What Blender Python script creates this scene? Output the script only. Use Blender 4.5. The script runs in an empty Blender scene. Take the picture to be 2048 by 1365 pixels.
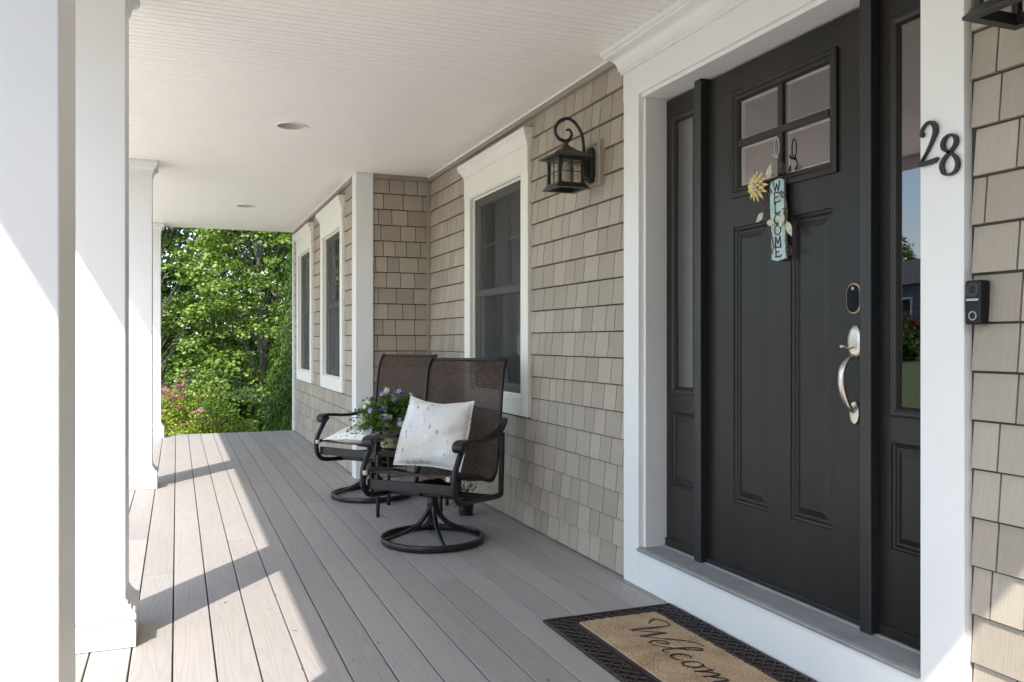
import bpy, bmesh, math, random
import numpy as np
from mathutils import Vector, Matrix, Quaternion

# ------------------------------------------------------------------ camera, sky, sun, exposure
SC = bpy.context.scene
COL = SC.collection
F_PX, CAM_H, VPX = 1690.0, 1.148, 354.0            # focal length in photo pixels, eye height, vanishing point
THETA = math.atan((1024 - VPX) / F_PX)
cam_d = bpy.data.cameras.new('camera')
cam_d.sensor_width = 36.0
cam_d.lens = 36.0 * F_PX / 2048.0
cam_d.clip_end = 2000
cam_d.clip_start = 0.02
cam = bpy.data.objects.new('camera', cam_d)
cam.location = (0, 0, CAM_H)
cam.rotation_euler = (math.pi / 2, 0, -THETA)
COL.objects.link(cam)
SC.camera = cam

SUN_DIR = Vector((1.0, 1.3, -1.8)).normalized()
world = bpy.data.worlds.new('World')
SC.world = world
world.use_nodes = True
wn = world.node_tree
bg = wn.nodes['Background']
sky = wn.nodes.new('ShaderNodeTexSky')
sky.sky_type = 'NISHITA'
sky.sun_disc = False
sky.sun_elevation = math.asin(-SUN_DIR.z)
sky.sun_rotation = math.atan2(-SUN_DIR.x, -SUN_DIR.y)
sky.air_density = 1.0
sky.dust_density = 1.2
sky.ozone_density = 1.0
wn.links.new(sky.outputs[0], bg.inputs[0])
bg.inputs[1].default_value = 0.15

sun_d = bpy.data.lights.new('sun', 'SUN')
sun_d.energy = 2.2
sun_d.angle = math.radians(0.55)
sun_d.color = (1.0, 0.95, 0.88)
sun = bpy.data.objects.new('sun', sun_d)
sun.rotation_euler = SUN_DIR.to_track_quat('-Z', 'Y').to_euler()
sun.location = (-6, -8, 12)
COL.objects.link(sun)

SC.view_settings.view_transform = 'Standard'
SC.view_settings.look = 'None'
SC.view_settings.exposure = 1.76
SC.view_settings.gamma = 1.0
SC.render.engine = 'CYCLES'
SC.cycles.use_denoising = True
SC.cycles.max_bounces = 10
SC.cycles.diffuse_bounces = 6
SC.cycles.glossy_bounces = 4
SC.cycles.transparent_max_bounces = 24
SC.cycles.caustics_reflective = False
SC.cycles.caustics_refractive = False
SC.cycles.sample_clamp_indirect = 6.0

rng = random.Random(7)
NR = np.random.RandomState(11)

# ------------------------------------------------------------------ pixel of the photo -> point on a known plane
def ray(x, y):
    a = (x - 1024) / F_PX
    b = (682.5 - y) / F_PX
    c, s = math.cos(THETA), math.sin(THETA)
    return a * c + s, -a * s + c, b
def on_x(x, y, X):
    d = ray(x, y); t = X / d[0]
    return d[1] * t, CAM_H + d[2] * t
def on_z(x, y, Z=0.0):
    d = ray(x, y); t = (Z - CAM_H) / d[2]
    return d[0] * t, d[1] * t
def to_px(X, Y, Z):
    c, s = math.cos(THETA), math.sin(THETA)
    r, w = X * c - Y * s, X * s + Y * c
    if w < .05:
        return None
    return 1024 + F_PX * r / w, 682.5 - F_PX * (Z - CAM_H) / w

# ------------------------------------------------------------------ mesh helpers
class MB:
    def __init__(self):
        self.v, self.f, self.uv = [], [], None
    def add(self, vs, fs):
        o = len(self.v)
        self.v += [tuple(p) for p in vs]
        self.f += [tuple(i + o for i in f) for f in fs]
        return self
    def box(self, x0, x1, y0, y1, z0, z1):
        x0, x1 = min(x0, x1), max(x0, x1); y0, y1 = min(y0, y1), max(y0, y1); z0, z1 = min(z0, z1), max(z0, z1)
        vs = [(x, y, z) for x in (x0, x1) for y in (y0, y1) for z in (z0, z1)]
        return self.add(vs, [(0, 1, 3, 2), (4, 6, 7, 5), (0, 4, 5, 1), (2, 3, 7, 6), (0, 2, 6, 4), (1, 5, 7, 3)])
    def grid(self, rows, close=False):
        """rows: list of equal-length point lists, skinned in order"""
        n = len(rows[0]); o = len(self.v)
        for r in rows:
            self.v += [tuple(p) for p in r]
        for i in range(len(rows) - 1):
            for j in range(n if close else n - 1):
                k = (j + 1) % n
                self.f.append((o + i * n + j, o + i * n + k, o + (i + 1) * n + k, o + (i + 1) * n + j))
        return o
    def tube(self, path, rad, n=10, closed=False, flat=1.0, up=None, cap=True):
        path = [Vector(p) for p in path]
        m = len(path)
        rads = rad if isinstance(rad, (list, tuple)) else [rad] * m
        tang = []
        for i in range(m):
            a = path[(i - 1) % m] if (closed or i > 0) else path[i]
            b = path[(i + 1) % m] if (closed or i < m - 1) else path[i]
            tang.append((b - a).normalized())
        u = Vector(up) if up else (Vector((0, 0, 1)) if abs(tang[0].z) < .9 else Vector((1, 0, 0)))
        rows = []
        for i in range(m):
            t = tang[i]
            if up:
                u2 = Vector(up)
            else:
                u2 = u
            side = t.cross(u2)
            if side.length < 1e-6:
                side = t.orthogonal()
            side.normalize()
            uu = side.cross(t).normalized()
            u = uu
            r = rads[i]
            rows.append([path[i] + side * (math.cos(2 * math.pi * k / n) * r) + uu * (math.sin(2 * math.pi * k / n) * r * flat) for k in range(n)])
        if closed:
            rows.append(rows[0])
        o = self.grid(rows, close=True)
        if cap and not closed:
            self.f.append(tuple(o + k for k in range(n))[::-1])
            self.f.append(tuple(o + (m - 1) * n + k for k in range(n)))
        return self
    def lathe(self, prof, cx=0, cy=0, n=24, cap=False):
        rows = []
        for r, z in prof:
            rows.append([(cx + r * math.cos(2 * math.pi * k / n), cy + r * math.sin(2 * math.pi * k / n), z) for k in range(n)])
        o = self.grid(rows, close=True)
        if cap:
            self.f.append(tuple(o + k for k in range(n))[::-1])
            self.f.append(tuple(o + (len(prof) - 1) * n + k for k in range(n)))
        return self
    def build(self, name, mat, parent=None, smooth=False, bevel=0.0, seg=2):
        me = bpy.data.meshes.new(name)
        me.from_pydata(self.v, [], self.f)
        bm = bmesh.new(); bm.from_mesh(me)
        bmesh.ops.recalc_face_normals(bm, faces=bm.faces)
        bm.to_mesh(me); bm.free()
        if smooth:
            me.polygons.foreach_set('use_smooth', [True] * len(me.polygons))
        me.materials.append(mat)
        o = bpy.data.objects.new(name, me)
        COL.objects.link(o)
        if parent is not None:
            o.parent = parent
        if bevel:
            b = o.modifiers.new('bevel', 'BEVEL')
            b.width = bevel; b.segments = seg; b.limit_method = 'ANGLE'; b.angle_limit = math.radians(40)
            me.polygons.foreach_set('use_smooth', [True] * len(me.polygons))
            w = o.modifiers.new('normals', 'WEIGHTED_NORMAL')
            w.keep_sharp = False
        return o

def smooth_by_angle(o, deg=35):
    me = o.data
    me.polygons.foreach_set('use_smooth', [True] * len(me.polygons))
    me.set_sharp_from_angle(angle=math.radians(deg))

def empty(name, loc=(0, 0, 0), rz=0.0):
    o = bpy.data.objects.new(name, None)
    o.empty_display_size = 0.1
    o.location = loc; o.rotation_euler = (0, 0, rz)
    COL.objects.link(o)
    return o
def tag(o, label, cat, group=None):
    o['label'] = label; o['category'] = cat
    if group: o['group'] = group
    return o
def structure(o):
    o['kind'] = 'structure'; return o
def stuff(o):
    o['kind'] = 'stuff'; return o
def instance(me, name, parent, loc=(0, 0, 0), rot=(0, 0, 0), scale=(1, 1, 1)):
    o = bpy.data.objects.new(name, me)
    COL.objects.link(o)
    o.parent = parent
    o.location = loc; o.rotation_euler = rot; o.scale = scale
    return o
def crs(pts, n=6, closed=False):
    """Catmull-Rom through points (any dimension)"""
    P = [np.array(p, float) for p in pts]
    m = len(P); out = []
    rngi = range(m if closed else m - 1)
    for i in rngi:
        p0 = P[(i - 1) % m] if (closed or i > 0) else 2 * P[0] - P[1]
        p1 = P[i]; p2 = P[(i + 1) % m]
        p3 = P[(i + 2) % m] if (closed or i + 2 < m) else 2 * P[-1] - P[-2]
        for k in range(n):
            t = k / n
            out.append(.5 * ((2 * p1) + (-p0 + p2) * t + (2 * p0 - 5 * p1 + 4 * p2 - p3) * t * t + (-p0 + 3 * p1 - 3 * p2 + p3) * t ** 3))
    if not closed:
        out.append(P[-1])
    return [tuple(p) for p in out]
def nested(mb, y0, y1, z0, z1, prof, fill=True, to=lambda x, y, z: (x, y, z)):
    """mitred rectangular moulding: prof is a list of (inset, x)"""
    rows = []
    for d, x in prof:
        rows.append([to(x, y0 + d, z0 + d), to(x, y1 - d, z0 + d), to(x, y1 - d, z1 - d), to(x, y0 + d, z1 - d)])
    o = mb.grid(rows, close=True)
    if fill:
        k = o + 4 * (len(prof) - 1)
        mb.f.append((k, k + 1, k + 2, k + 3))
    return mb

# ------------------------------------------------------------------ materials
def new_mat(name):
    m = bpy.data.materials.new(name); m.use_nodes = True
    nt = m.node_tree
    return m, nt, nt.nodes['Principled BSDF'], nt.nodes['Material Output']
def N(nt, typ, **kw):
    n = nt.nodes.new(typ)
    for k, v in kw.items():
        setattr(n, k, v)
    return n
def L(nt, a, b): nt.links.new(a, b)
def ramp(nt, fac, stops):
    r = N(nt, 'ShaderNodeValToRGB')
    els = r.color_ramp.elements
    while len(els) < len(stops): els.new(.5)
    for e, (p, c) in zip(els, stops):
        e.position = p; e.color = (*c, 1)
    L(nt, fac, r.inputs[0])
    return r.outputs[0]
def math_n(nt, op, a, b=None):
    n = N(nt, 'ShaderNodeMath', operation=op)
    for i, v in enumerate((a, b)):
        if v is None: continue
        if isinstance(v, (int, float)): n.inputs[i].default_value = v
        else: L(nt, v, n.inputs[i])
    return n.outputs[0]
def position(nt, scale=(1, 1, 1), offset=None, coord='pos'):
    if coord == 'pos':
        src = N(nt, 'ShaderNodeNewGeometry').outputs['Position']
    else:
        src = N(nt, 'ShaderNodeTexCoord').outputs[coord]
    mp = N(nt, 'ShaderNodeMapping')
    mp.inputs['Scale'].default_value = scale
    L(nt, src, mp.inputs['Vector'])
    if offset is not None:
        L(nt, offset, mp.inputs['Location'])
    return mp.outputs[0]
def noise(nt, vec, scale, detail=3, rough=.55, dist=0):
    n = N(nt, 'ShaderNodeTexNoise')
    n.inputs['Scale'].default_value = scale; n.inputs['Detail'].default_value = detail
    n.inputs['Roughness'].default_value = rough; n.inputs['Distortion'].default_value = dist
    L(nt, vec, n.inputs['Vector'])
    return n.outputs['Fac']
def bump(nt, b, height, strength, dist=.01):
    n = N(nt, 'ShaderNodeBump')
    n.inputs['Strength'].default_value = strength; n.inputs['Distance'].default_value = dist
    L(nt, height, n.inputs['Height']); L(nt, n.outputs[0], b.inputs['Normal'])

def paint(name, col, rough=.45, var=.04, grain=(3, 3, 3), bump_s=.03, spec=.5, speck=False):
    m, nt, b, out = new_mat(name)
    f = noise(nt, position(nt, grain), 1.0, 4)
    c2 = tuple(max(0, v * (1 - var)) for v in col); c3 = tuple(min(1, v * (1 + var)) for v in col)
    c = ramp(nt, f, [(.3, c2), (.7, c3)])
    if speck:                                     # fly specks and scuffs on old white paint
        v = N(nt, 'ShaderNodeTexVoronoi'); v.inputs['Scale'].default_value = 9
        L(nt, position(nt), v.inputs['Vector'])
        s = math_n(nt, 'LESS_THAN', v.outputs['Distance'], .022)
        mx = N(nt, 'ShaderNodeMixRGB'); L(nt, math_n(nt, 'MULTIPLY', s, .7), mx.inputs[0]); L(nt, c, mx.inputs[1])
        mx.inputs[2].default_value = (.22, .2, .17, 1); c = mx.outputs[0]
    L(nt, c, b.inputs['Base Color'])
    b.inputs['Roughness'].default_value = rough
    b.inputs['Specular IOR Level'].default_value = spec
    if bump_s:
        bump(nt, b, noise(nt, position(nt, (40, 40, 40)), 1.0, 3), bump_s, .004)
    return m

M = {}
M['white'] = paint('white_trim_paint', (.80, .80, .775), .42, .025, speck=True)
M['column'] = paint('white_column_paint', (.80, .80, .78), .4, .02, speck=True)
M['cream'] = paint('cream_window_casing_paint', (.82, .80, .725), .45, .03)
M['ceiling'] = paint('ceiling_vinyl', (.90, .873, .82), .5, .015)
M['taupe_trim'] = paint('taupe_trim_vinyl', (.30, .26, .21), .5, .05)
M['spacer'] = paint('glazing_spacer', (.42, .42, .36), .5, .05)
M['backing'] = paint('siding_backing', (.06, .052, .044), .9, .1)  # near-black so the slots between shingles read as shadow lines
M['black'] = paint('black_door_paint', (.0175, .0148, .0125), .37, .3, (3, 3, .6), .06, .36)
M['black_smooth'] = paint('black_satin_metal', (.018, .018, .019), .36, .1)
M['iron'] = paint('black_lantern_iron', (.016, .016, .016), .42, .3, (30, 30, 30), .15)
M['copper_roof'] = paint('aged_bronze', (.055, .045, .03), .5, .4, (40, 40, 40), .2)
M['chair_metal'] = paint('dark_bronze_chair_metal', (.0115, .0108, .0115), .34, .2, (20, 20, 20), .04, .38)
M['dark_room'] = paint('dark_room', (.03, .03, .03), .9, .1)  # unlit interior put into the colour
M['curtain'] = paint('curtain', (.30, .29, .27), .9, .1)
M['sash'] = paint('window_sash_vinyl', (.42, .42, .39), .45, .03)
M['plastic_cap'] = paint('pale_plastic', (.42, .42, .40), .4, .03)
M['pot_clay'] = paint('pale_planter_clay', (.33, .28, .21), .7, .12, (12, 12, 12), .1)
M['pot_black'] = paint('black_nursery_pot', (.015, .015, .015), .45, .1)
M['litter'] = paint('dry_leaf_crumbs', (.09, .06, .035), .9, .5, (40, 40, 40), .2)
M['soil'] = paint('soil', (.035, .025, .018), .95, .4, (60, 60, 60), .4)
M['bark'] = paint('bark', (.16, .14, .115), .9, .35, (14, 14, 4), .5)
M['stem'] = paint('green_stem', (.07, .11, .03), .6, .2)
M['vine_wire'] = paint('rusty_wire', (.10, .055, .035), .55, .4, (60, 60, 60), .1)
M['petal_yellow'] = paint('yellow_metal_petals', (.66, .54, .24), .5, .25, (60, 60, 60), .1)
M['leaf_metal'] = paint('weathered_leaf_metal', (.52, .52, .38), .5, .3, (90, 90, 90), .15)
M['aqua'] = paint('aqua_painted_wood', (.40, .53, .51), .6, .25, (25, 25, 25), .15)
M['letter'] = paint('black_lettering', (.015, .014, .014), .5, .1)
M['numeral'] = paint('black_numeral', (.010, .010, .011), .4, .1)
M['dark_glass_plate'] = paint('glossy_black_plate', (.008, .009, .012), .08, .1, bump_s=0)
M['sill'] = paint('ribbed_sill_aluminium', (.27, .268, .26), .45, .12, (9, 9, 9), .05)
M['bell'] = paint('black_bell_plastic', (.008, .008, .009), .3, .1, bump_s=0, spec=.3)
M['brass'] = paint('brass_rim', (.50, .38, .2), .35, .1)
M['lamp_can'] = paint('recessed_can', (.52, .49, .42), .6, .05)
M['bulb'] = paint('frosted_bulb', (.7, .69, .64), .4, .02)
M['rubber'] = paint('brown_rubber', (.035, .024, .02), .6, .35, (60, 60, 60), .2)
M['roof'] = paint('asphalt_shingle', (.08, .08, .085), .9, .3, (8, 8, 8), .3)
M['house_blue'] = paint('blue_grey_siding', (.13, .16, .2), .7, .06)
M['hide'] = paint('foundation', (.3, .3, .29), .9, .1)

def metal(name, col, rough):
    m, nt, b, out = new_mat(name)
    b.inputs['Base Color'].default_value = (*col, 1); b.inputs['Metallic'].default_value = 1
    r = math_n(nt, 'ADD', math_n(nt, 'MULTIPLY', noise(nt, position(nt, (60, 60, 60)), 1.0, 3), .15), rough - .07)
    L(nt, r, b.inputs['Roughness'])
    return m
M['nickel'] = metal('satin_nickel', (.62, .57, .50), .32)
M['aluminium'] = metal('mill_aluminium', (.55, .55, .54), .5)

# shingle: vinyl shake with vertical grain, every piece a slightly different tone
def shingle_mat():
    m, nt, b, out = new_mat('taupe_shake_vinyl')
    oi = N(nt, 'ShaderNodeObjectInfo').outputs['Random']
    isl = N(nt, 'ShaderNodeNewGeometry').outputs['Random Per Island']
    r = math_n(nt, 'FRACT', math_n(nt, 'ADD', oi, isl))
    g = noise(nt, position(nt, (150, 150, 3.0)), 1.0, 4, .6)
    big = noise(nt, position(nt, (1.5, 1.5, 1.5)), 1.0, 2)
    f = math_n(nt, 'ADD', math_n(nt, 'MULTIPLY', r, .5), math_n(nt, 'ADD', math_n(nt, 'MULTIPLY', g, .42), math_n(nt, 'MULTIPLY', big, .2)))
    L(nt, ramp(nt, f, [(.12, (.290, .248, .196)), (.88, (.435, .380, .308))]), b.inputs['Base Color'])
    b.inputs['Roughness'].default_value = .55
    bump(nt, b, g, .4, .004)
    return m
M['shingle'] = shingle_mat()

def deck_mat():
    m, nt, b, out = new_mat('grey_composite_deck_board')
    oi = N(nt, 'ShaderNodeObjectInfo').outputs['Random']
    cmb = N(nt, 'ShaderNodeCombineXYZ')
    L(nt, math_n(nt, 'MULTIPLY', oi, 37.0), cmb.inputs[0]); L(nt, math_n(nt, 'MULTIPLY', oi, 91.0), cmb.inputs[1])
    vec = position(nt, (1.0, .05, 1.0), cmb.outputs[0])
    warp = noise(nt, vec, 7.0, 2, .5)
    # growth-ring bands of the embossed grain
    rings = math_n(nt, 'SINE', math_n(nt, 'MULTIPLY', warp, 120.0))
    rings = math_n(nt, 'POWER', math_n(nt, 'ADD', math_n(nt, 'MULTIPLY', rings, .5), .5), 3.0)
    fine = noise(nt, position(nt, (260, 5, 1), cmb.outputs[0]), 1.0, 3, .6)
    mott = noise(nt, position(nt, (2.2, 1.1, 1)), 1.0, 4, .6)
    f = math_n(nt, 'ADD', math_n(nt, 'MULTIPLY', oi, .42), math_n(nt, 'ADD', math_n(nt, 'MULTIPLY', mott, .42), math_n(nt, 'MULTIPLY', fine, .3)))
    col = ramp(nt, f, [(.25, (.285, .262, .245)), (.85, (.385, .356, .333))])
    dk = N(nt, 'ShaderNodeMixRGB', blend_type='MULTIPLY')
    L(nt, math_n(nt, 'MULTIPLY', rings, .11), dk.inputs[0]); L(nt, col, dk.inputs[1]); dk.inputs[2].default_value = (.45, .43, .42, 1)
    L(nt, dk.outputs[0], b.inputs['Base Color'])
    b.inputs['Roughness'].default_value = .5
    b.inputs['Specular IOR Level'].default_value = .45
    h = math_n(nt, 'SUBTRACT', math_n(nt, 'MULTIPLY', fine, .35), math_n(nt, 'MULTIPLY', rings, .6))
    bump(nt, b, h, .35, .002)
    return m
M['deck'] = deck_mat()

def glass_mat(name, tint=(1, 1, 1), boost=2.0, rough=0.0, coat=(1, 1, 1)):
    m, nt, b, out = new_mat(name)
    nt.nodes.remove(b)
    t = N(nt, 'ShaderNodeBsdfTransparent'); t.inputs[0].default_value = (*tint, 1)
    g = N(nt, 'ShaderNodeBsdfGlossy'); g.inputs['Roughness'].default_value = rough
    g.inputs['Color'].default_value = (*coat, 1)
    lw = N(nt, 'ShaderNodeLayerWeight'); lw.inputs[0].default_value = .5
    fr = math_n(nt, 'ADD', math_n(nt, 'MULTIPLY', math_n(nt, 'POWER', lw.outputs['Facing'], 5.0), .96), .04)
    mul = math_n(nt, 'MINIMUM', math_n(nt, 'MULTIPLY', fr, boost), 1.0)
    mx = N(nt, 'ShaderNodeMixShader')
    L(nt, mul, mx.inputs[0]); L(nt, t.outputs[0], mx.inputs[1]); L(nt, g.outputs[0], mx.inputs[2])
    L(nt, mx.outputs[0], out.inputs[0])
    return m
M['glass'] = glass_mat('double_glazing', (.80, .82, .81), 4.2, 0.0, (1.0, .93, .93))
M['pane'] = glass_mat('window_glass', (.8, .82, .82), 1.8)
M['amber'] = glass_mat('seeded_lantern_glass', (.78, .72, .62), 2.0, .12)
M['table_glass'] = glass_mat('table_glass', (.55, .6, .6), 2.0, .05)

def screen_mat():
    m, nt, b, out = new_mat('insect_screen')
    t = N(nt, 'ShaderNodeBsdfTransparent')
    b.inputs['Base Color'].default_value = (.018, .019, .021, 1); b.inputs['Roughness'].default_value = .6
    w = N(nt, 'ShaderNodeTexWave', bands_direction='Z'); w.inputs['Scale'].default_value = 180
    L(nt, position(nt), w.inputs['Vector'])
    f = math_n(nt, 'ADD', math_n(nt, 'MULTIPLY', w.outputs['Fac'], .12), .30)
    mx = N(nt, 'ShaderNodeMixShader'); L(nt, f, mx.inputs[0])
    L(nt, t.outputs[0], mx.inputs[1]); L(nt, b.outputs[0], mx.inputs[2]); L(nt, mx.outputs[0], out.inputs[0])
    return m
M['screen'] = screen_mat()

def sling_mat():
    m, nt, b, out = new_mat('woven_brown_sling')
    uv = N(nt, 'ShaderNodeTexCoord').outputs['UV']
    mp = N(nt, 'ShaderNodeMapping'); mp.inputs['Scale'].default_value = (62, 120, 1); L(nt, uv, mp.inputs[0])
    ck = N(nt, 'ShaderNodeTexBrick'); ck.offset = .5
    ck.inputs['Scale'].default_value = 1.0; ck.inputs['Mortar Size'].default_value = .12
    ck.inputs['Brick Width'].default_value = 1.0; ck.inputs['Row Height'].default_value = 1.0
    ck.inputs['Color1'].default_value = (.118, .072, .048, 1); ck.inputs['Color2'].default_value = (.052, .035, .026, 1); b.inputs['Specular IOR Level'].default_value = .15
    ck.inputs['Mortar'].default_value = (.016, .013, .012, 1)
    L(nt, mp.outputs[0], ck.inputs[0])
    L(nt, ck.outputs['Color'], b.inputs['Base Color']); b.inputs['Roughness'].default_value = .55
    inv = math_n(nt, 'SUBTRACT', 1.0, ck.outputs['Fac'])
    bump(nt, b, inv, .12, .001)
    t = N(nt, 'ShaderNodeBsdfTransparent')
    mx = N(nt, 'ShaderNodeMixShader')
    L(nt, math_n(nt, 'ADD', math_n(nt, 'MULTIPLY', ck.outputs['Fac'], .14), .02), mx.inputs[0])
    L(nt, b.outputs[0], mx.inputs[1]); L(nt, t.outputs[0], mx.inputs[2]); L(nt, mx.outputs[0], out.inputs[0])
    return m
M['sling'] = sling_mat()

def pillow_mat():
    m, nt, b, out = new_mat('printed_cotton')
    oc = N(nt, 'ShaderNodeTexCoord').outputs['Object']
    base = ramp(nt, noise(nt, position(nt, (5, 5, 5), coord='Object'), 1.0, 4), [(.3, (.66, .69, .71)), (.55, (.76, .75, .70)), (.75, (.75, .68, .60))])
    v = N(nt, 'ShaderNodeTexVoronoi'); v.inputs['Scale'].default_value = 21; v.inputs['Randomness'].default_value = 1
    mp = N(nt, 'ShaderNodeMapping'); mp.inputs['Scale'].default_value = (1.0, 1.0, .62); mp.inputs['Rotation'].default_value = (.4, .2, .9)
    L(nt, oc, mp.inputs[0]); L(nt, mp.outputs[0], v.inputs[0])
    ragged = noise(nt, position(nt, (70, 70, 70), coord='Object'), 1.0, 3)
    d = math_n(nt, 'ADD', v.outputs['Distance'], math_n(nt, 'MULTIPLY', math_n(nt, 'SUBTRACT', ragged, .5), .75))
    s = math_n(nt, 'LESS_THAN', d, .15)
    hue = ramp(nt, v.outputs['Color'], [(.2, (.16, .17, .24)), (.5, (.30, .29, .22)), (.8, (.24, .25, .33))])
    mx = N(nt, 'ShaderNodeMixRGB'); L(nt, math_n(nt, 'MULTIPLY', s, .8), mx.inputs[0]); L(nt, base, mx.inputs[1]); L(nt, hue, mx.inputs[2])
    L(nt, mx.outputs[0], b.inputs['Base Color']); b.inputs['Roughness'].default_value = .85
    b.inputs['Sheen Weight'].default_value = .2
    bump(nt, b, noise(nt, position(nt, (12, 12, 12), coord='Object'), 1.0, 5, .6), .6, .02)
    return m
M['pillow'] = pillow_mat()

def coir_mat():
    m, nt, b, out = new_mat('coir_pile')
    f1 = noise(nt, position(nt, (420, 420, 420)), 1.0, 2, .7)
    f2 = noise(nt, position(nt, (9, 9, 9)), 1.0, 4, .6)
    f = math_n(nt, 'ADD', math_n(nt, 'MULTIPLY', f1, .6), math_n(nt, 'MULTIPLY', f2, .4))
    L(nt, ramp(nt, f, [(.3, (.25, .165, .092)), (.5, (.52, .38, .235)), (.7, (.72, .55, .37))]), b.inputs['Base Color'])
    b.inputs['Roughness'].default_value = .95; b.inputs['Specular IOR Level'].default_value = .1
    bump(nt, b, f1, .9, .004)
    return m
M['coir'] = coir_mat()

def leaf_mat(name, stops, trans=.3, rough=.45):
    m, nt, b, out = new_mat(name)
    isl = N(nt, 'ShaderNodeNewGeometry').outputs['Random Per Island']
    big = noise(nt, position(nt, (.8, .8, .8)), 1.0, 2)
    f = math_n(nt, 'ADD', math_n(nt, 'MULTIPLY', isl, .6), math_n(nt, 'MULTIPLY', big, .4))
    c = ramp(nt, f, stops)
    L(nt, c, b.inputs['Base Color']); b.inputs['Roughness'].default_value = rough; b.inputs['Specular IOR Level'].default_value = .25
    tr = N(nt, 'ShaderNodeBsdfTranslucent')
    br = N(nt, 'ShaderNodeMixRGB', blend_type='MULTIPLY'); br.inputs[0].default_value = 1
    L(nt, c, br.inputs[1]); br.inputs[2].default_value = (1.7, 1.75, .8, 1)
    L(nt, br.outputs[0], tr.inputs[0])
    mx = N(nt, 'ShaderNodeMixShader'); mx.inputs[0].default_value = trans
    L(nt, b.outputs[0], mx.inputs[1]); L(nt, tr.outputs[0], mx.inputs[2]); L(nt, mx.outputs[0], out.inputs[0])
    return m
M['maple_leaf'] = leaf_mat('maple_leaf', [(.15, (.032, .074, .013)), (.5, (.110, .190, .030)), (.85, (.31, .395, .095))])  # tone spread widened: pale end paints sunlit highlights, dark end shaded gaps
M['dark_leaf'] = leaf_mat('deep_green_leaf', [(.2, (.022, .055, .011)), (.6, (.066, .128, .023)), (.9, (.155, .235, .05))])  # mid tones darkened to paint shade in the gaps and behind
M['thuja'] = leaf_mat('arborvitae_spray', [(.2, (.024, .058, .008)), (.6, (.062, .118, .013)), (.9, (.125, .185, .024))], .2)
M['spirea_leaf'] = leaf_mat('spirea_leaf', [(.2, (.10, .18, .018)), (.6, (.24, .31, .035)), (.9, (.40, .42, .06))])
M['spirea_flower'] = leaf_mat('spirea_flower', [(.2, (.40, .14, .22)), (.8, (.60, .29, .38))], .2)
M['viola_leaf'] = leaf_mat('viola_leaf', [(.2, (.04, .10, .018)), (.7, (.12, .21, .04)), (.95, (.22, .27, .07))])
M['viola_purple'] = leaf_mat('viola_purple_petal', [(.2, (.20, .17, .50)), (.8, (.40, .38, .70))], .25)
M['viola_white'] = leaf_mat('viola_pale_petal', [(.2, (.50, .50, .62)), (.8, (.72, .72, .70))], .25)
M['red_leaf'] = leaf_mat('russet_leaf', [(.2, (.08, .03, .02)), (.8, (.16, .07, .04))], .2)

def ground_mat(name, a, bcol, scale, bs=.6):
    m, nt, b, out = new_mat(name)
    f = noise(nt, position(nt, (scale, scale, scale)), 1.0, 6, .7)
    L(nt, ramp(nt, f, [(.3, a), (.7, bcol)]), b.inputs['Base Color']); b.inputs['Roughness'].default_value = .95
    bump(nt, b, f, bs, .03)
    return m
M['grass'] = ground_mat('lawn', (.045, .075, .018), (.11, .145, .04), 7)
M['asphalt'] = ground_mat('asphalt', (.045, .045, .048), (.065, .064, .063), 20, .2)
M['paving'] = ground_mat('pale_paving', (.56, .52, .465), (.64, .60, .54), 5, .12)
M['concrete'] = ground_mat('concrete', (.30, .29, .27), (.40, .39, .36), 6, .15)

# ================================================================== SETTING
XW = 2.03                 # sheathing plane of the entry wall (faces -X)
XC = 2.00                 # front of the door casing
XD = 2.14                 # face of the door slab
X2 = 1.405                # sheathing plane of the projecting wall beyond the corner
YR = 7.02                 # the wall steps out here
YE = 11.15                # far end of porch and house
ZC = 2.55                 # porch ceiling
GZ = -0.62                # lawn level
ROOF_Y0, EAVE_X, EAVE_Z = 0.17, -0.866, 2.45

X_FRONT = -.60
def terrain(x, y):
    z = GZ
    if x < -22: z += 1.5 * min(1, (-22 - x) / 16)
    if y > 14: z += .02 * (y - 14)
    return z
mb = MB()
xs = [-400, -150, -80, -60, -50, -44, -38, -34, -30, -26, -22, -14, -8, -4, 0, 4, 10, 30, 100, 400]
ys = [-400, -120, -40, -20, -8, 0, 6, 11, 14, 18, 24, 32, 45, 60, 90, 150, 400]
mb.grid([[(x, y, terrain(x, y) if abs(y) < 100 else terrain(x, 90)) for y in ys] for x in xs])
structure(mb.build('lawn', M['grass'], smooth=True))
structure(MB().box(-18.5, -11.6, -90, 90, GZ - .1, GZ + .004).build('road', M['asphalt']))
structure(MB().box(-11.2, -9.9, -90, 90, GZ - .1, GZ + .02).build('sidewalk', M['concrete'], bevel=.01))

structure(MB().box(-9.5, X_FRONT, -3.32, 13.5, GZ - .1, GZ + .012).build('forecourt', M['paving'], bevel=.01))  # unseen pale paving, added to bounce sunlight up to the ceiling

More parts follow.
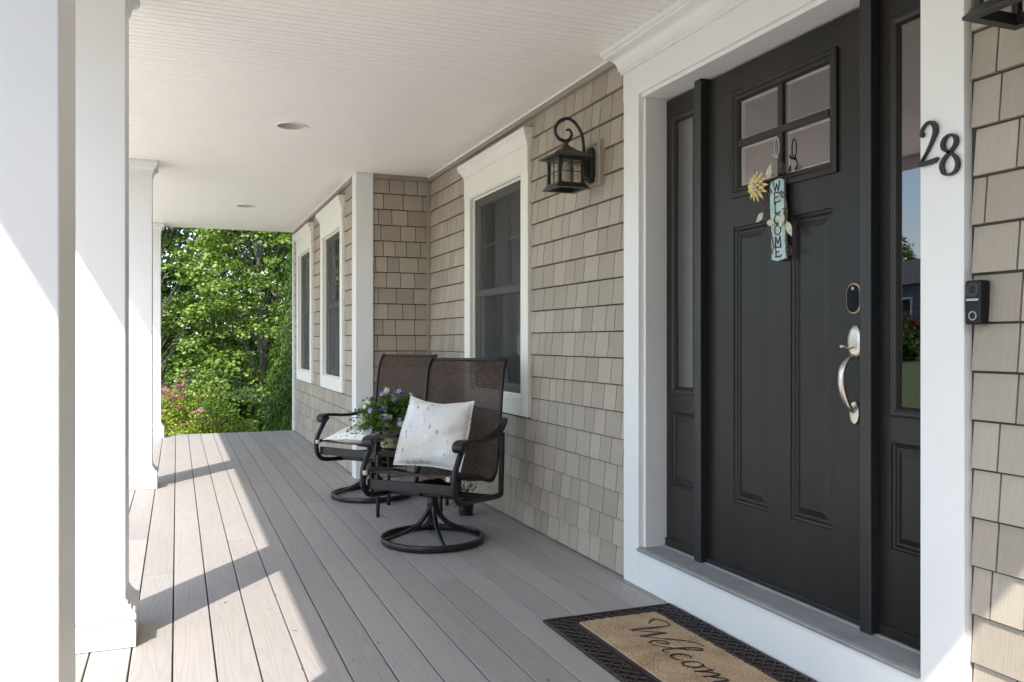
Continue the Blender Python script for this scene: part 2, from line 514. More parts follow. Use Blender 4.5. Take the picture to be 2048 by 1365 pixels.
# ------------------------------------------------------------------ deck
deck = structure(empty('porch_deck'))
PITCH, BW = .1423, .1370
X_EDGE = -.0145 - PITCH * 3
random.seed(3)
forced = {0: [], -1: []}
def joint(px, py):
    x, y = on_z(px, py); return math.floor((x + .0145) / PITCH), y
JO = {}
for p in ((372, 1023), (318, 1152), (338, 912), (640, 985), (905, 1160)):
    k, y = joint(*p); JO.setdefault(k, []).append(y)
for k in range(-3, 15):
    x0 = -.0145 + PITCH * k + (PITCH - BW) / 2
    x1 = x0 + BW
    if k == 14: x1 = XW + .03
    cuts = sorted(JO.get(k, [])) or [rng.uniform(-.6, 1.6) + (0 if k % 2 else 5.6)]
    ye = YE if x0 < X2 - .05 else YE
    pts = [-1.6] + cuts + [ye]
    for a, b in zip(pts[:-1], pts[1:]):
        if b - a < .05: continue
        MB().box(x0, x1, a + .0012, b - .0012, -.026, 0).build('deck_board', M['deck'], deck, bevel=.0028, seg=2)
MB().box(X_EDGE + .01, XW + .1, -1.58, YE - .02, GZ - .2, -.05).build('skirt', M['hide'], deck)
MB().box(X_EDGE - .016, X_EDGE + .004, -1.6, YE + .012, -.25, -.004).build('fascia_board', M['white'], deck, bevel=.003)

# ------------------------------------------------------------------ columns
def column(yc, label):
    xc, w = -.30, .24
    root = empty('porch_column', (xc, yc, 0))
    h = w / 2
    MB().box(-h, h, -h, h, .02, ZC - .02).build('shaft', M['column'], root, bevel=.004)
    def sq(prof, name):
        m = MB()
        o = m.grid([[(-h - d, -h - d, z), (h + d, -h - d, z), (h + d, h + d, z), (-h - d, h + d, z)] for d, z in prof], close=True)
        m.f.append((o, o + 1, o + 2, o + 3)); k = o + 4 * (len(prof) - 1); m.f.append((k, k + 1, k + 2, k + 3))
        ob = m.build(name, M['column'], root); smooth_by_angle(ob, 30); return ob
    bp = [(.036, .003), (.036, .088), (.033, .092), (.033, .097)]
    for i in range(9):
        a = math.pi * i / 8
        bp.append((.024 + .014 * math.sin(a), .116 - .019 * math.cos(a)))
    bp += [(.022, .139), (.017, .145), (.017, .150)]
    for i in range(6):
        a = math.pi / 2 * i / 5
        bp.append((.017 - .011 * math.sin(a), .150 + .018 * (1 - math.cos(a))))
    bp += [(.004, .172), (-.01, .173)]
    sq(bp, 'base')
    cp = [(-.01, ZC - .098), (.004, ZC - .097), (.008, ZC - .088)]
    for i in range(6):
        a = math.pi / 2 * i / 5
        cp.append((.008 + .022 * (1 - math.cos(a)), ZC - .085 + .035 * math.sin(a)))
    cp += [(.034, ZC - .048), (.034, ZC - .036), (.040, ZC - .032), (.040, ZC - .002)]
    sq(cp, 'capital')
    tag(root, label, 'column', 'white porch columns')
for y, lb in ((1.69, 'nearest white square porch column, cut off by the left edge of the picture'),
              (3.62, 'white square porch column with moulded base, second from the camera'),
              (7.27, 'white square porch column third from the camera, casting the middle shadow strip'),
              (11.0, 'farthest white square porch column beside the trees')):
    column(y, lb)

# ------------------------------------------------------------------ porch roof and ceiling
roof = empty('porch_roof')
tag(roof, 'porch roof with white beaded ceiling, fascia and eave', 'roof')
LIGHTS = [(.69, 5.66), (.665, 9.2)]
LIGHTS[0] = on_z(583, 252, ZC); LIGHTS[1] = on_z(491.5, 412, ZC)
def panel_mesh(y0, y1, name):
    prof = []
    n = 6; p = (y1 - y0) / n
    for i in range(n):
        a = y0 + i * p
        g = .0085 if i % 2 == 0 else .0035
        d = .011 if i % 2 == 0 else .004
        prof += [(a + .0003, ZC + d), (a + g, ZC)]
        prof += [(a + p - g, ZC)]
    prof.append((y1 - .0003, ZC + .013))
    prof += [(y1 - .0003, ZC + .022), (y0 + .0003, ZC + .022)]
    m = MB()
    o = m.grid([[(x, y, z) for y, z in prof] for x in (EAVE_X + .02, XW + .005)], close=True)
    k = len(prof)
    m.f.append(tuple(range(o, o + k))); m.f.append(tuple(range(o + k, o + 2 * k)))
    return m
PW = .305
# panel boundaries are set so that each recessed light sits inside one panel
y = ROOF_Y0 + .02
bounds = [y]
for lx, ly in LIGHTS:
    n = round((ly - PW / 2 - bounds[-1]) / PW); st = (ly - PW / 2 - bounds[-1]) / n
    bounds += [bounds[-1] + st * (i + 1) for i in range(n)]
    bounds.append(bounds[-1] + PW)
n = round((YE - .02 - bounds[-1]) / PW); st = (YE - .02 - bounds[-1]) / n
bounds += [bounds[-1] + st * (i + 1) for i in range(n)]
for a, b in zip(bounds[:-1], bounds[1:]):
    m = panel_mesh(a, b, 'ceiling_panel')
    o = m.build('ceiling_panel', M['ceiling'], roof)
    for lx, ly in LIGHTS:
        if a < ly < b:
            cut = MB().lathe([(.088, ZC - .1), (.088, ZC + .1)], lx, ly, 40, cap=True).build('cutter', M['ceiling'])
            md = o.modifiers.new('hole', 'BOOLEAN'); md.object = cut; md.operation = 'DIFFERENCE'; md.solver = 'EXACT'
            bpy.context.view_layer.update()
            ev = o.evaluated_get(bpy.context.evaluated_depsgraph_get())
            me = bpy.data.meshes.new_from_object(ev)
            o.modifiers.clear(); o.data = me
            bpy.data.objects.remove(cut)
MB().box(EAVE_X - .022, EAVE_X, ROOF_Y0 - .02, YE + .03, EAVE_Z, ZC + .14).build('eave_fascia', M['white'], roof, bevel=.003)
MB().box(EAVE_X, XW, YE - .02, YE, ZC - .006, ZC + .14).build('end_fascia', M['white'], roof, bevel=.003)
MB().box(EAVE_X, XW, ROOF_Y0 - .02, ROOF_Y0 + .02, EAVE_Z + .02, ZC + .14).build('rake_fascia', M['white'], roof, bevel=.003)
m = MB()
m.add([(EAVE_X - .03, ROOF_Y0 - .03, ZC + .14), (XW, ROOF_Y0 - .03, ZC + .14), (XW, ROOF_Y0 - .03, ZC + 1.05),
       (EAVE_X - .03, YE + .04, ZC + .14), (XW, YE + .04, ZC + .14), (XW, YE + .04, ZC + 1.05)],
      [(0, 1, 2), (3, 5, 4), (0, 3, 4, 1), (0, 2, 5, 3), (1, 4, 5, 2)])
m.build('roof_slope', M['roof'], roof)

def recessed_light(lx, ly, label):
    r = empty('recessed_light', (lx, ly, ZC))
    m = MB().lathe([(.086, .004), (.086, -.004), (.092, -.0065), (.100, -.0055), (.103, -.001), (.103, .0)], 0, 0, 40)
    m.build('trim_ring', M['white'], r, smooth=True)
    MB().lathe([(.0855, -.003), (.083, .01), (.074, .055), (.06, .075), (.001, .078)], 0, 0, 40).build('can', M['lamp_can'], r, smooth=True)
    MB().lathe([(.001, .022), (.035, .025), (.052, .036), (.052, .046), (.03, .062), (.02, .078)], 0, 0, 28).build('bulb', M['bulb'], r, smooth=True)
    tag(r, label, 'ceiling light', 'recessed lights in the porch ceiling')
recessed_light(*LIGHTS[0], 'round recessed light in the white ceiling nearer the camera')
recessed_light(*LIGHTS[1], 'round recessed light in the white ceiling nearer the trees')

# ================================================================== HOUSE
house = empty('house')
tag(house, 'taupe shingled house with white trim and black front door', 'house')

YD0, YD1 = 1.839, 3.445          # casing inner edges
YO0, YO1 = 1.692, 3.587          # casing outer edges
ZK = .183                        # top of the kick board
ZH = 2.30                        # underside of the head casing
WIN = dict(w=1.0, z0=.79, z1=2.20)
W1C, W2C, W3C = 5.40, 8.23, 10.10
def holes_wall(X, ya, yb, za, zb, holes, name, mat, axis='x'):
    """wall sheet built of cells, with rectangular openings left out"""
    ys_ = sorted({ya, yb} | {h for q in holes for h in q[:2]}); zs_ = sorted({za, zb} | {h for q in holes for h in q[2:]})
    m = MB()
    for i in range(len(ys_) - 1):
        for j in range(len(zs_) - 1):
            cy, cz = (ys_[i] + ys_[i + 1]) / 2, (zs_[j] + zs_[j + 1]) / 2
            if any(q[0] < cy < q[1] and q[2] < cz < q[3] for q in holes): continue
            P = [(X, ys_[i], zs_[j]), (X, ys_[i + 1], zs_[j]), (X, ys_[i + 1], zs_[j + 1]), (X, ys_[i], zs_[j + 1])]
            if axis == 'y': P = [(p[1], X, p[2]) for p in P]
            m.add(P, [(0, 1, 2, 3)])
    return m.build(name, mat, house)
hw = WIN['w'] / 2 + .03
def whole(c): return (c - hw, c + hw, WIN['z0'] - .03, WIN['z1'] + .03)
entry_wall = holes_wall(XW, -5.0, YR, GZ, 3.6, [whole(W1C), (YD0 - .02, YD1 + .02, .02, ZH + .03)], 'wall', M['backing'])
return_wall = holes_wall(YR, X2, XW, GZ, 3.6, [], 'wall', M['backing'], 'y')
bay_wall = holes_wall(X2, YR, YE, GZ, 3.6, [whole(W2C), whole(W3C)], 'wall', M['backing'])
m = MB()
m.add([(X2, YE, GZ), (9, YE, GZ), (9, YE, 3.6), (X2, YE, 3.6), (9, -5, GZ), (9, -5, 3.6), (XW, -5, GZ), (XW, -5, 3.6)],
      [(0, 1, 2, 3), (1, 4, 5, 2), (4, 6, 7, 5), (3, 2, 5, 7)])
m.build('side_wall', M['shingle'], house)
m = MB()
m.add([(X2 - .3, -5.3, 3.3), (X2 - .3, YE + .3, 3.3), (9.3, YE + .3, 3.3), (9.3, -5.3, 3.3), (5.3, -5.3, 6.3), (5.3, YE + .3, 6.3)],
      [(0, 1, 5, 4), (2, 3, 4, 5), (0, 4, 3), (1, 2, 5), (0, 3, 2, 1)])
m.build('main_roof', M['roof'], house)
m = MB()          # unseen wing behind the camera, added to block sky light on the columns
m.box(-6.5, XW - .002, -11.0, -3.3, GZ, 2.9)
m.build('garage_wall', M['shingle'], house)
m = MB(); m.add([(-6.9, -11.4, 2.9), (XW, -11.4, 2.9), (XW, -2.9, 2.9), (-6.9, -2.9, 2.9), (-6.9, -7.1, 4.9), (XW, -7.1, 4.9)], [(0, 1, 2, 3), (0, 4, 5, 1), (2, 5, 4, 3), (0, 3, 4), (1, 5, 2)])
m.build('garage_roof', M['roof'], house)
# near-black boxes paint the gloom of unlit rooms; the hall is plain
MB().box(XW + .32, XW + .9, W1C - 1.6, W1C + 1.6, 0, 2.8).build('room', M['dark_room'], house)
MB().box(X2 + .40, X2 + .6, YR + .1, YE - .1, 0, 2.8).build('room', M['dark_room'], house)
m = MB(); m.box(XD + .01, XD + 2.2, YD0 - .3, YD1 + .5, 0.1, 2.6); m.f = m.f[1:]
m.build('hall', paint('hall_paint', (.36, .33, .30), .8, .05), house)

# ---------------------------------------------------- shingles
EXPO = .1325
unit = MB()      # unit shingle, local: x = out of the wall (negative), y = width, z = exposure
vs = [(0, 0, 0), (-1, 0, 0), (-1, 1, 0), (0, 1, 0), (0, 0, 1), (-.14, 0, 1), (-.14, 1, 1), (0, 1, 1)]
UF = [(1, 2, 6, 5), (0, 3, 2, 1), (0, 1, 5, 4), (3, 7, 6, 2), (4, 5, 6, 7), (0, 4, 7, 3)]
unit.add(vs, UF)
uo = unit.build('shingle', M['shingle'])
SH_ME = uo.data
bpy.data.objects.remove(uo)
shingles = []     # (size in photo, wall, (a0, z0, width, height, thick))
def lay(wall, kind, plane, a0, a1, blocks, seed, zmax=2.515, slot=.0075, t0=.0138):
    r = random.Random(seed)
    k = 0
    while k * EXPO < zmax - .02:
        z0 = k * EXPO + slot; z1 = min((k + 1) * EXPO + .0006, zmax)
        a = a0 + .003 - (r.uniform(0, .12) if k else .03)
        while a < a1 - .012:
            w = r.choice((.098, .112, .125, .14, .152, .168)) * r.uniform(.96, 1.04)
            b = min(a + w, a1 - .003)
            s0 = max(a, a0 + .003)
            spans = [(s0, b)]
            for (h0, h1, q0, q1) in blocks:
                if z1 > q0 + .02 and z0 + .02 < q1:
                    ns = []
                    for u, v in spans:
                        if v <= h0 or u >= h1: ns.append((u, v)); continue
                        if u < h0: ns.append((u, h0))
                        if v > h1: ns.append((h1, v))
                    cut = [(max(u, h0), min(v, h1)) for u, v in spans if v > h0 and u < h1]
                    for u, v in cut:                     # short pieces above a crown
                        if z1 - q1 > .015 and v - u > .012:
                            shingles.append((wall, kind, plane, u, q1, v - u - .006, z1 - q1, .0105))
                    spans = ns
            for u, v in spans:
                if v - u < .012: continue
                jz = r.uniform(-.0005, .0005)
                shingles.append((wall, kind, plane, u, z0 + jz, v - u - .0055, z1 - z0, r.uniform(t0, t0 + .0007)))
            a += w
        k += 1
CW = .115        # casing width
def wblock(c): return (c - WIN['w'] / 2 - CW - .0, c + WIN['w'] / 2 + CW, WIN['z0'] - .115, 2.4565)
lay(entry_wall, 'x', XW, YO1, YR, [wblock(W1C)], 5)
lay(entry_wall, 'x', XW, -1.6, YO0, [], 6)
lay(return_wall, 'y', YR, X2 + .12, XW - .02, [], 8)
lay(bay_wall, 'x', X2, YR + .12, YE - .02, [wblock(W2C), wblock(W3C)], 9, slot=.0095, t0=.0088)
def sh_corners(s):
    wall, kind, plane, u, z, w, h, t = s
    if kind == 'x': return [(plane - t, u, z), (plane - t, u + w, z), (plane - t, u, z + EXPO), (plane - t, u + w, z + EXPO)]
    return [(u, plane - t, z), (u + w, plane - t, z), (u, plane - t, z + EXPO), (u + w, plane - t, z + EXPO)]
def seen(s):
    P = [to_px(*c) for c in sh_corners(s)]
    if any(p is None for p in P): return 0
    xs_, ys_ = [p[0] for p in P], [p[1] for p in P]
    if max(xs_) < 0 or min(xs_) > 2048 or max(ys_) < 0 or min(ys_) > 1365: return 0
    wpx = min(max(xs_), 2048) - max(min(xs_), 0); hpx = min(max(ys_), 1365) - max(min(ys_), 0)
    return wpx * hpx if wpx > 7 else 0
order = sorted(shingles, key=seen, reverse=True)
single = [s for s in order[:300] if seen(s) > 0]
rest = order[len(single):]
for s in single:
    wall, kind, plane, u, z, w, h, t = s
    if kind == 'x': instance(SH_ME, 'shingle', wall, (plane, u, z), (0, 0, 0), (t, w, h))
    else: instance(SH_ME, 'shingle', wall, (u + w, plane, z), (0, 0, math.pi / 2), (t, w, h))
for wall in (entry_wall, return_wall, bay_wall):
    m = MB()
    for s in rest:
        if s[0] is not wall: continue
        _, kind, plane, u, z, w, h, t = s
        if kind == 'x': m.add([(plane + p[0] * t, u + p[1] * w, z + p[2] * h) for p in vs], UF)
        else: m.add([(u + w - p[1] * w, plane + p[0] * t, z + p[2] * h) for p in vs], UF)
    if m.v: stuff(m.build('shingles', M['shingle'], wall))
# trim at the top of the walls, corner posts
for X, a, b in ((XW, YO1 + .0, YR - .02), (XW, -1.6, YO0), (X2, YR + .15, YE)):
    MB().box(X - .030, X + .003, a, b, 2.512, ZC - .002).build('frieze_trim', M['taupe_trim'], house, bevel=.002)
    MB().box(X - .036, X - .0305, a, b, ZC - .010, ZC - .001).build('ceiling_channel', M['ceiling'], house)
MB().box(X2 + .12, XW - .03, YR - .03, YR + .003, 2.512, ZC - .002).build('frieze_trim', M['taupe_trim'], house, bevel=.002)
MB().box(XW - .034, XW + .002, YR - .034, YR + .002, 0, 2.511).build('inside_corner', M['taupe_trim'], house, bevel=.003)
cx, cy = X2 - .026, YR - .026
MB().box(cx, X2 + .12, cy, YR + .004, .001, ZC - .002).build('corner_board', M['white'], house, bevel=.003)
MB().box(cx + .001, X2 + .004, YR + .0045, YR + .145, .001, ZC - .002).build('corner_board', M['white'], house, bevel=.003)
MB().box(X2 - .026, X2 + .01, YE - .045, YE + .01, .001, ZC - .007).build('corner_board', M['white'], house, bevel=.003)

# ---------------------------------------------------- windows
def window(c, X):
    w, z0, z1 = WIN['w'], WIN['z0'], WIN['z1']
    a, b = c - w / 2, c + w / 2
    xf = X - .030                         # face of the casing
    m = MB()
    m.box(xf, X + .02, a - CW, a, z0 - .112, 2.30)
    m.box(xf, X + .02, b, b + CW, z0 - .112, 2.30)
    m.box(xf, X + .02, a + .0005, b - .0005, z0 - .112, z0)
    win = m.build('window', M['cream'], house, bevel=.003)
    MB().box(xf - .003, X + .02, a - CW - .001, b + CW + .001, 2.2005, 2.36).build('head_casing', M['cream'], win, bevel=.003)
    # crown on the head casing
    pr = [(0, 2.355), (.012, 2.358), (.012, 2.372), (.020, 2.378), (.030, 2.392), (.048, 2.408), (.058, 2.414), (.058, 2.430), (.066, 2.434), (.066, 2.452), (0, 2.456)]
    m = MB(); rows = []
    for d, z in pr:
        e = d * .62
        rows.append([(X + .0, a - CW - e, z), (xf - .002 - e, a - CW - e, z), (xf - .002 - e, b + CW + e, z), (X + .0, b + CW + e, z)])
    m.grid(rows)
    smooth_by_angle(m.build('crown', M['cream'], win), 40)
    m = MB(); nested(m, a, b, z0, z1, [(0, xf + .004), (.010, xf + .004), (.010, X + .002), (.022, X + .002), (.022, X + .05)], False)
    m.build('frame', M['cream'], win)
    i0, i1, j0, j1 = a + .022, b - .022, z0 + .022, z1 - .022
    zm = (j0 + j1) / 2
    def sash(q0, q1, x, name):
        m = MB(); nested(m, i0, i1, q0, q1, [(0, x + .03), (0, x), (.042, x), (.050, x + .012), (.050, x + .03)], False)
        m.build(name, M['sash'], win)
        MB().box(x + .016, x + .020, i0 + .045, i1 - .045, q0 + .045, q1 - .045).build('pane', M['pane'], win)
    sash(zm - .025, j1, X + .022, 'sash')
    sash(j0, zm + .025, X + .055, 'sash')
    g = MB(); g.box(X + .0425, X + .0465, c - .008, c + .008, zm + .025, j1 - .05)
    g.box(X + .0430, X + .0470, i0 + .05, i1 - .05, (zm + j1) / 2 - .008, (zm + j1) / 2 + .008)
    g.build('muntin', M['sash'], win)
    MB().box(X + .010, X + .0115, i0, i1, j0, j1).build('screen', M['screen'], win)
    for s in (-1, 1):                    # sheer curtains hanging inside
        rows = [[], []]
        for k in range(28):
            y = (c + s * (w / 2 - .02)) - s * k * .011
            for q, z in ((0, j0), (1, j1)): rows[q].append((X + .17 + .02 * math.sin(k * 1.35), y, z))
        m = MB(); m.grid(rows); m.build('curtain', M['curtain'], win, smooth=True)
window(W1C, XW); window(W2C, X2); window(W3C, X2)

# ---------------------------------------------------- entry
ent = MB()
ent.box(XC, XW + .02, YD1, YO1, .001, 2.34)
surround = ent.build('door_casing', M['white'], house, bevel=.003)
MB().box(XC, XW + .02, YO0, YD0, .001, 2.34).build('side_casing', M['white'], surround, bevel=.003)
MB().box(XC - .002, XW + .02, YO0 - .001, YO1 + .001, 2.3005, 2.47).build('head_casing', M['white'], surround, bevel=.003)
MB().box(XC + .014, XW + .02, YD0 + .0005, YD1 - .0005, 2.283, 2.3015).build('head_stop', M['white'], surround, bevel=.002)
MB().box(XC + .001, XW + .02, YD0 + .0005, YD1 - .0005, .001, ZK - .008).build('kick_board', M['white'], surround, bevel=.003)
pr = [(0, 2.428), (.010, 2.430), (.010, 2.442), (.018, 2.446)]
for i in range(8):
    a = math.pi / 2 * i / 7
    pr.append((.018 + .05 * (1 - math.cos(a)), 2.446 + .062 * math.sin(a)))
pr += [(.074, 2.510), (.074, 2.522), (.084, 2.526), (.084, ZC - .001)]
m = MB()
m.grid([[(XW, YO0 - d * .9, z), (XC - .003 - d, YO0 - d * .9, z), (XC - .003 - d, YO1 + d * .9, z), (XW, YO1 + d * .9, z)] for d, z in pr])
smooth_by_angle(m.build('crown_moulding', M['white'], surround), 35)
YJ0, YJ1 = YD0 + .019, YD1 - .019
m = MB()
m.box(XC + .027, XD + .05, YJ1, YD1 + .01, ZK - .01, 2.283)
m.box(XC + .027, XD + .05, YD0 - .01, YJ0, ZK - .01, 2.283)
m.box(XC + .0275, XD + .05, YD0 - .01, YD1 + .01, 2.2835, 2.33)
m.build('jamb', M['white'], surround, bevel=.002)
# ribbed aluminium sill
m = MB()
rows = []
xs_ = []
x = XC - .006
prof = [(XC + .02, ZK - .012), (XC - .010, ZK - .012), (XC - .012, ZK - .004), (XC - .008, ZK + .001), (XC + .000, ZK + .003)]
n = 22
for i in range(n):
    x0 = XC + .003 + i * .0051
    prof += [(x0, ZK + .0045), (x0 + .0028, ZK + .0045), (x0 + .0034, ZK + .0022), (x0 + .0046, ZK + .0022)]
prof += [(XD - .022, ZK + .005), (XD - .018, ZK + .009), (XD + .05, ZK + .0095), (XD + .05, ZK - .012)]
o = m.grid([[(px_, y_, z_) for px_, z_ in prof] for y_ in (YD0 + .001, YD1 - .001)], close=True)
m.f.append(tuple(range(o, o + len(prof)))); m.f.append(tuple(range(o + len(prof), o + 2 * len(prof))))
m.build('threshold', M['sill'], surround)

ZB = ZK + .014                  # bottom of door and sidelights
PL0, PL1 = 3.090, 3.140         # far post
PR0, PR1 = 2.128, 2.178         # near post
for a, b in ((PL0, PL1), (PR0, PR1)):
    m = MB(); m.box(XD - .040, XD + .03, a, b, ZK + .006, 2.2825)
    m.build('door_post', M['black_smooth'], surround, bevel=.004)

# front door
DX, DY0, DY1, DZ1 = XD, PR1 + .002, PL0 - .002, 2.272
def D(x, y): return on_x(x, y, XD)
lite = (D(1675, 345)[0], D(1466, 396)[0], D(1466, 396)[1], D(1465, 190)[1])      # y0,y1,z0,z1 outer moulding
pan = []
for (tl, br) in (((1467, 463), (1538, 1025)), ((1581, 435), (1667, 1063))):
    a, b = D(*tl), D(*br); pan.append((b[0], a[0], .49 if False else b[1], a[1]))
pan = [(p[0], p[1], .482, 1.617) for p in pan]
holes = [(lite[0], lite[1], lite[2], lite[3])] + pan
ys_ = sorted({DY0, DY1} | {h for q in holes for h in q[:2]}); zs_ = sorted({ZB, DZ1} | {h for q in holes for h in q[2:]})
m = MB()
for i in range(len(ys_) - 1):
    for j in range(len(zs_) - 1):
        cy, cz = (ys_[i] + ys_[i + 1]) / 2, (zs_[j] + zs_[j + 1]) / 2
        if any(q[0] < cy < q[1] and q[2] < cz < q[3] for q in holes): continue
        m.add([(DX, ys_[i], zs_[j]), (DX, ys_[i + 1], zs_[j]), (DX, ys_[i + 1], zs_[j + 1]), (DX, ys_[i], zs_[j + 1])], [(0, 1, 2, 3)])
for (a, b, c_, d_) in ((DY0, DY1, ZB, ZB), (DY0, DY1, DZ1, DZ1)):
    m.add([(DX, a, c_), (DX, b, c_), (DX + .045, b, c_), (DX + .045, a, c_)], [(0, 1, 2, 3)])
door = m.build('front_door', M['black'], house)
PROF = [(0, DX), (.003, DX + .006), (.010, DX + .009), (.016, DX + .006), (.020, DX + .0105), (.028, DX + .011), (.052, DX + .003), (.053, DX + .0022)]
for p in pan:
    m = MB(); nested(m, *p, PROF); m.build('raised_panel', M['black'], door)
m = MB()
nested(m, *lite, [(0, DX + .004), (-.004, DX - .001), (-.004, DX - .010), (.004, DX - .014), (.014, DX - .013), (.020, DX - .007), (.032, DX - .005), (.040, DX + .004), (.040, DX + .012)], False)
m.build('lite_frame', M['black'], door)
g0, g1, h0, h1 = lite[0] + .040, lite[1] - .040, lite[2] + .040, lite[3] - .040
gm, hm = (g0 + g1) / 2, (h0 + h1) / 2
MB().box(DX - .006, DX + .012, gm - .0145, gm + .0145, h0, h1).build('muntin', M['black'], door, bevel=.004)
MB().box(DX - .0055, DX + .0115, g0, g1, hm - .0145, hm + .0145).build('muntin', M['black'], door, bevel=.004)
for (a, b) in ((g0, gm), (gm, g1)):
    for (c_, d_) in ((h0, hm), (hm, h1)):
        a2 = a + (.0145 if a == gm else 0); b2 = b - (.0145 if b == gm else 0)
        c2 = c_ + (.0145 if c_ == hm else 0); d2 = d_ - (.0145 if d_ == hm else 0)
        m = MB(); nested(m, a2, b2, c2, d2, [(0, DX + .009)]); m.build('glass_pane', M['glass'], door)
        m = MB(); nested(m, a2, b2, c2, d2, [(0, DX + .011), (.008, DX + .013), (.008, DX + .026), (0, DX + .027)], False); m.build('glazing_spacer', M['spacer'], door)
MB().box(DX - .012, DX + .02, DY0 + .001, DY1 - .001, ZK + .0100, ZB + .012).build('door_sweep', M['brass'] if False else M['black_smooth'], door, bevel=.002)
# handle set
hy = (DY0 + on_x(1697, 690, XD)[0]) / 2 + .012
hy = 2.232
def disc(mb, yc, zc, ry, rz, prof, n=36):
    rows = [[(x, yc + ry * s * math.cos(2 * math.pi * k / n), zc + rz * s * math.sin(2 * math.pi * k / n)) for k in range(n)] for s, x in prof]
    o = mb.grid(rows, close=True); mb.f.append(tuple(o + (len(rows) - 1) * n + k for k in range(n)))
m = MB()
disc(m, hy, 1.145, .034, .056, [(1, DX), (1, DX - .006), (.93, DX - .010), (.7, DX - .013), (.3, DX - .014)])
disc(m, hy, .905, .022, .040, [(1, DX), (1, DX - .006), (.92, DX - .010), (.5, DX - .012)])
grip = crs([(DX - .010, hy, 1.098), (DX - .034, hy, 1.086), (DX - .058, hy, 1.058), (DX - .064, hy, 1.015), (DX - .056, hy, .970), (DX - .038, hy, .934), (DX - .018, hy, .915), (DX - .008, hy, .910)], 5)
rad = [.0085 + .0055 * math.sin(math.pi * i / (len(grip) - 1)) for i in range(len(grip))]
m.tube(grip, rad, 12, flat=.75)
m.tube(crs([(DX - .012, hy, 1.128), (DX - .030, hy, 1.122), (DX - .048, hy + .004, 1.128), (DX - .060, hy + .006, 1.130)], 4), [.006] * 9 + [.009, .011, .012, .009], 10, flat=.5)
disc(m, hy, .912, .009, .009, [(1, DX - .010), (1, DX - .018), (.6, DX - .021)], 16)
h = m.build('door_handle', M['nickel'], door); smooth_by_angle(h, 40)
# keypad lock
def stadium(yc, zc, w, hh, n=10):
    r = w / 2; out = []
    for k in range(2 * n + 1): 
        a = math.pi * k / (2 * n); out.append((yc + r * math.cos(a), zc + hh / 2 - r + r * math.sin(a)))
    for k in range(2 * n + 1):
        a = math.pi + math.pi * k / (2 * n); out.append((yc + r * math.cos(a), zc - hh / 2 + r + r * math.sin(a)))
    return out
def plate(yc, zc, w, hh, x0, x1, name, mat, parent, lip=.003):
    m = MB()
    rows = [[(x, y, z) for y, z in stadium(yc, zc, w - 2 * d, hh - 2 * d)] for d, x in ((0, x0), (0, x1 + lip), (lip, x1))]
    o = m.grid(rows, close=True); n = len(rows[0]); m.f.append(tuple(o + 2 * n + k for k in range(n)))
    ob = m.build(name, mat, parent); smooth_by_angle(ob, 40); return ob
ky, kz = hy - .002, D(1706, 598)[1]
plate(ky, kz, .066, .104, DX, DX - .016, 'keypad_lock', M['brass'], door)
plate(ky, kz, .057, .095, DX - .0155, DX - .0175, 'keypad_screen', M['dark_glass_plate'], door, .001)
m = MB(); disc(m, ky, kz + .034, .006, .006, [(1, DX - .0172), (.9, DX - .0185)], 18); m.build('keypad_logo', M['plastic_cap'], door)

# sidelights
def sidelight(y0, y1, name):
    gz0, gz1 = .938, 2.155
    pz0, pz1 = .478, .822
    m = MB()
    hs = [(y0 + .042, y1 - .046, gz0 - .03, gz1 + .03), (y0 + .045, y1 - .045, pz0, pz1)]
    ys_ = sorted({y0, y1} | {h for q in hs for h in q[:2]}); zs_ = sorted({ZB, DZ1} | {h for q in hs for h in q[2:]})
    for i in range(len(ys_) - 1):
        for j in range(len(zs_) - 1):
            cy, cz = (ys_[i] + ys_[i + 1]) / 2, (zs_[j] + zs_[j + 1]) / 2
            if any(q[0] < cy < q[1] and q[2] < cz < q[3] for q in hs): continue
            m.add([(XD, ys_[i], zs_[j]), (XD, ys_[i + 1], zs_[j]), (XD, ys_[i + 1], zs_[j + 1]), (XD, ys_[i], zs_[j + 1])], [(0, 1, 2, 3)])
    s = m.build(name, M['black'], house)
    m = MB(); nested(m, *hs[0], [(0, XD + .003), (-.003, XD - .006), (.004, XD - .009), (.012, XD - .008), (.022, XD - .003), (.030, XD + .008), (.030, XD + .012)], False)
    m.build('lite_frame', M['black'], s)
    m = MB(); nested(m, hs[0][0] + .03, hs[0][1] - .03, hs[0][2] + .03, hs[0][3] - .03, [(0, XD + .010)])
    m.build('glass_pane', M['glass'], s)
    m = MB(); nested(m, *hs[1], [(d * .8, x) for d, x in PROF]); m.build('raised_panel', M['black'], s)
    MB().box(XD - .010, XD + .01, y0 + .001, y1 - .001, ZK + .0100, ZB + .030).build('bottom_rail', M['black'], s, bevel=.002)
sidelight(PL1 + .001, YJ1 - .001, 'sidelight')
sidelight(YJ0 + .001, PR0 - .001, 'sidelight')
# dim curtain inside the far sidelight
MB().box(XD + .05, XD + .055, PL1 + .02, YJ1 - .02, .9, 2.2).build('sheer_blind', paint('sheer', (.19, .205, .195), .9), house)

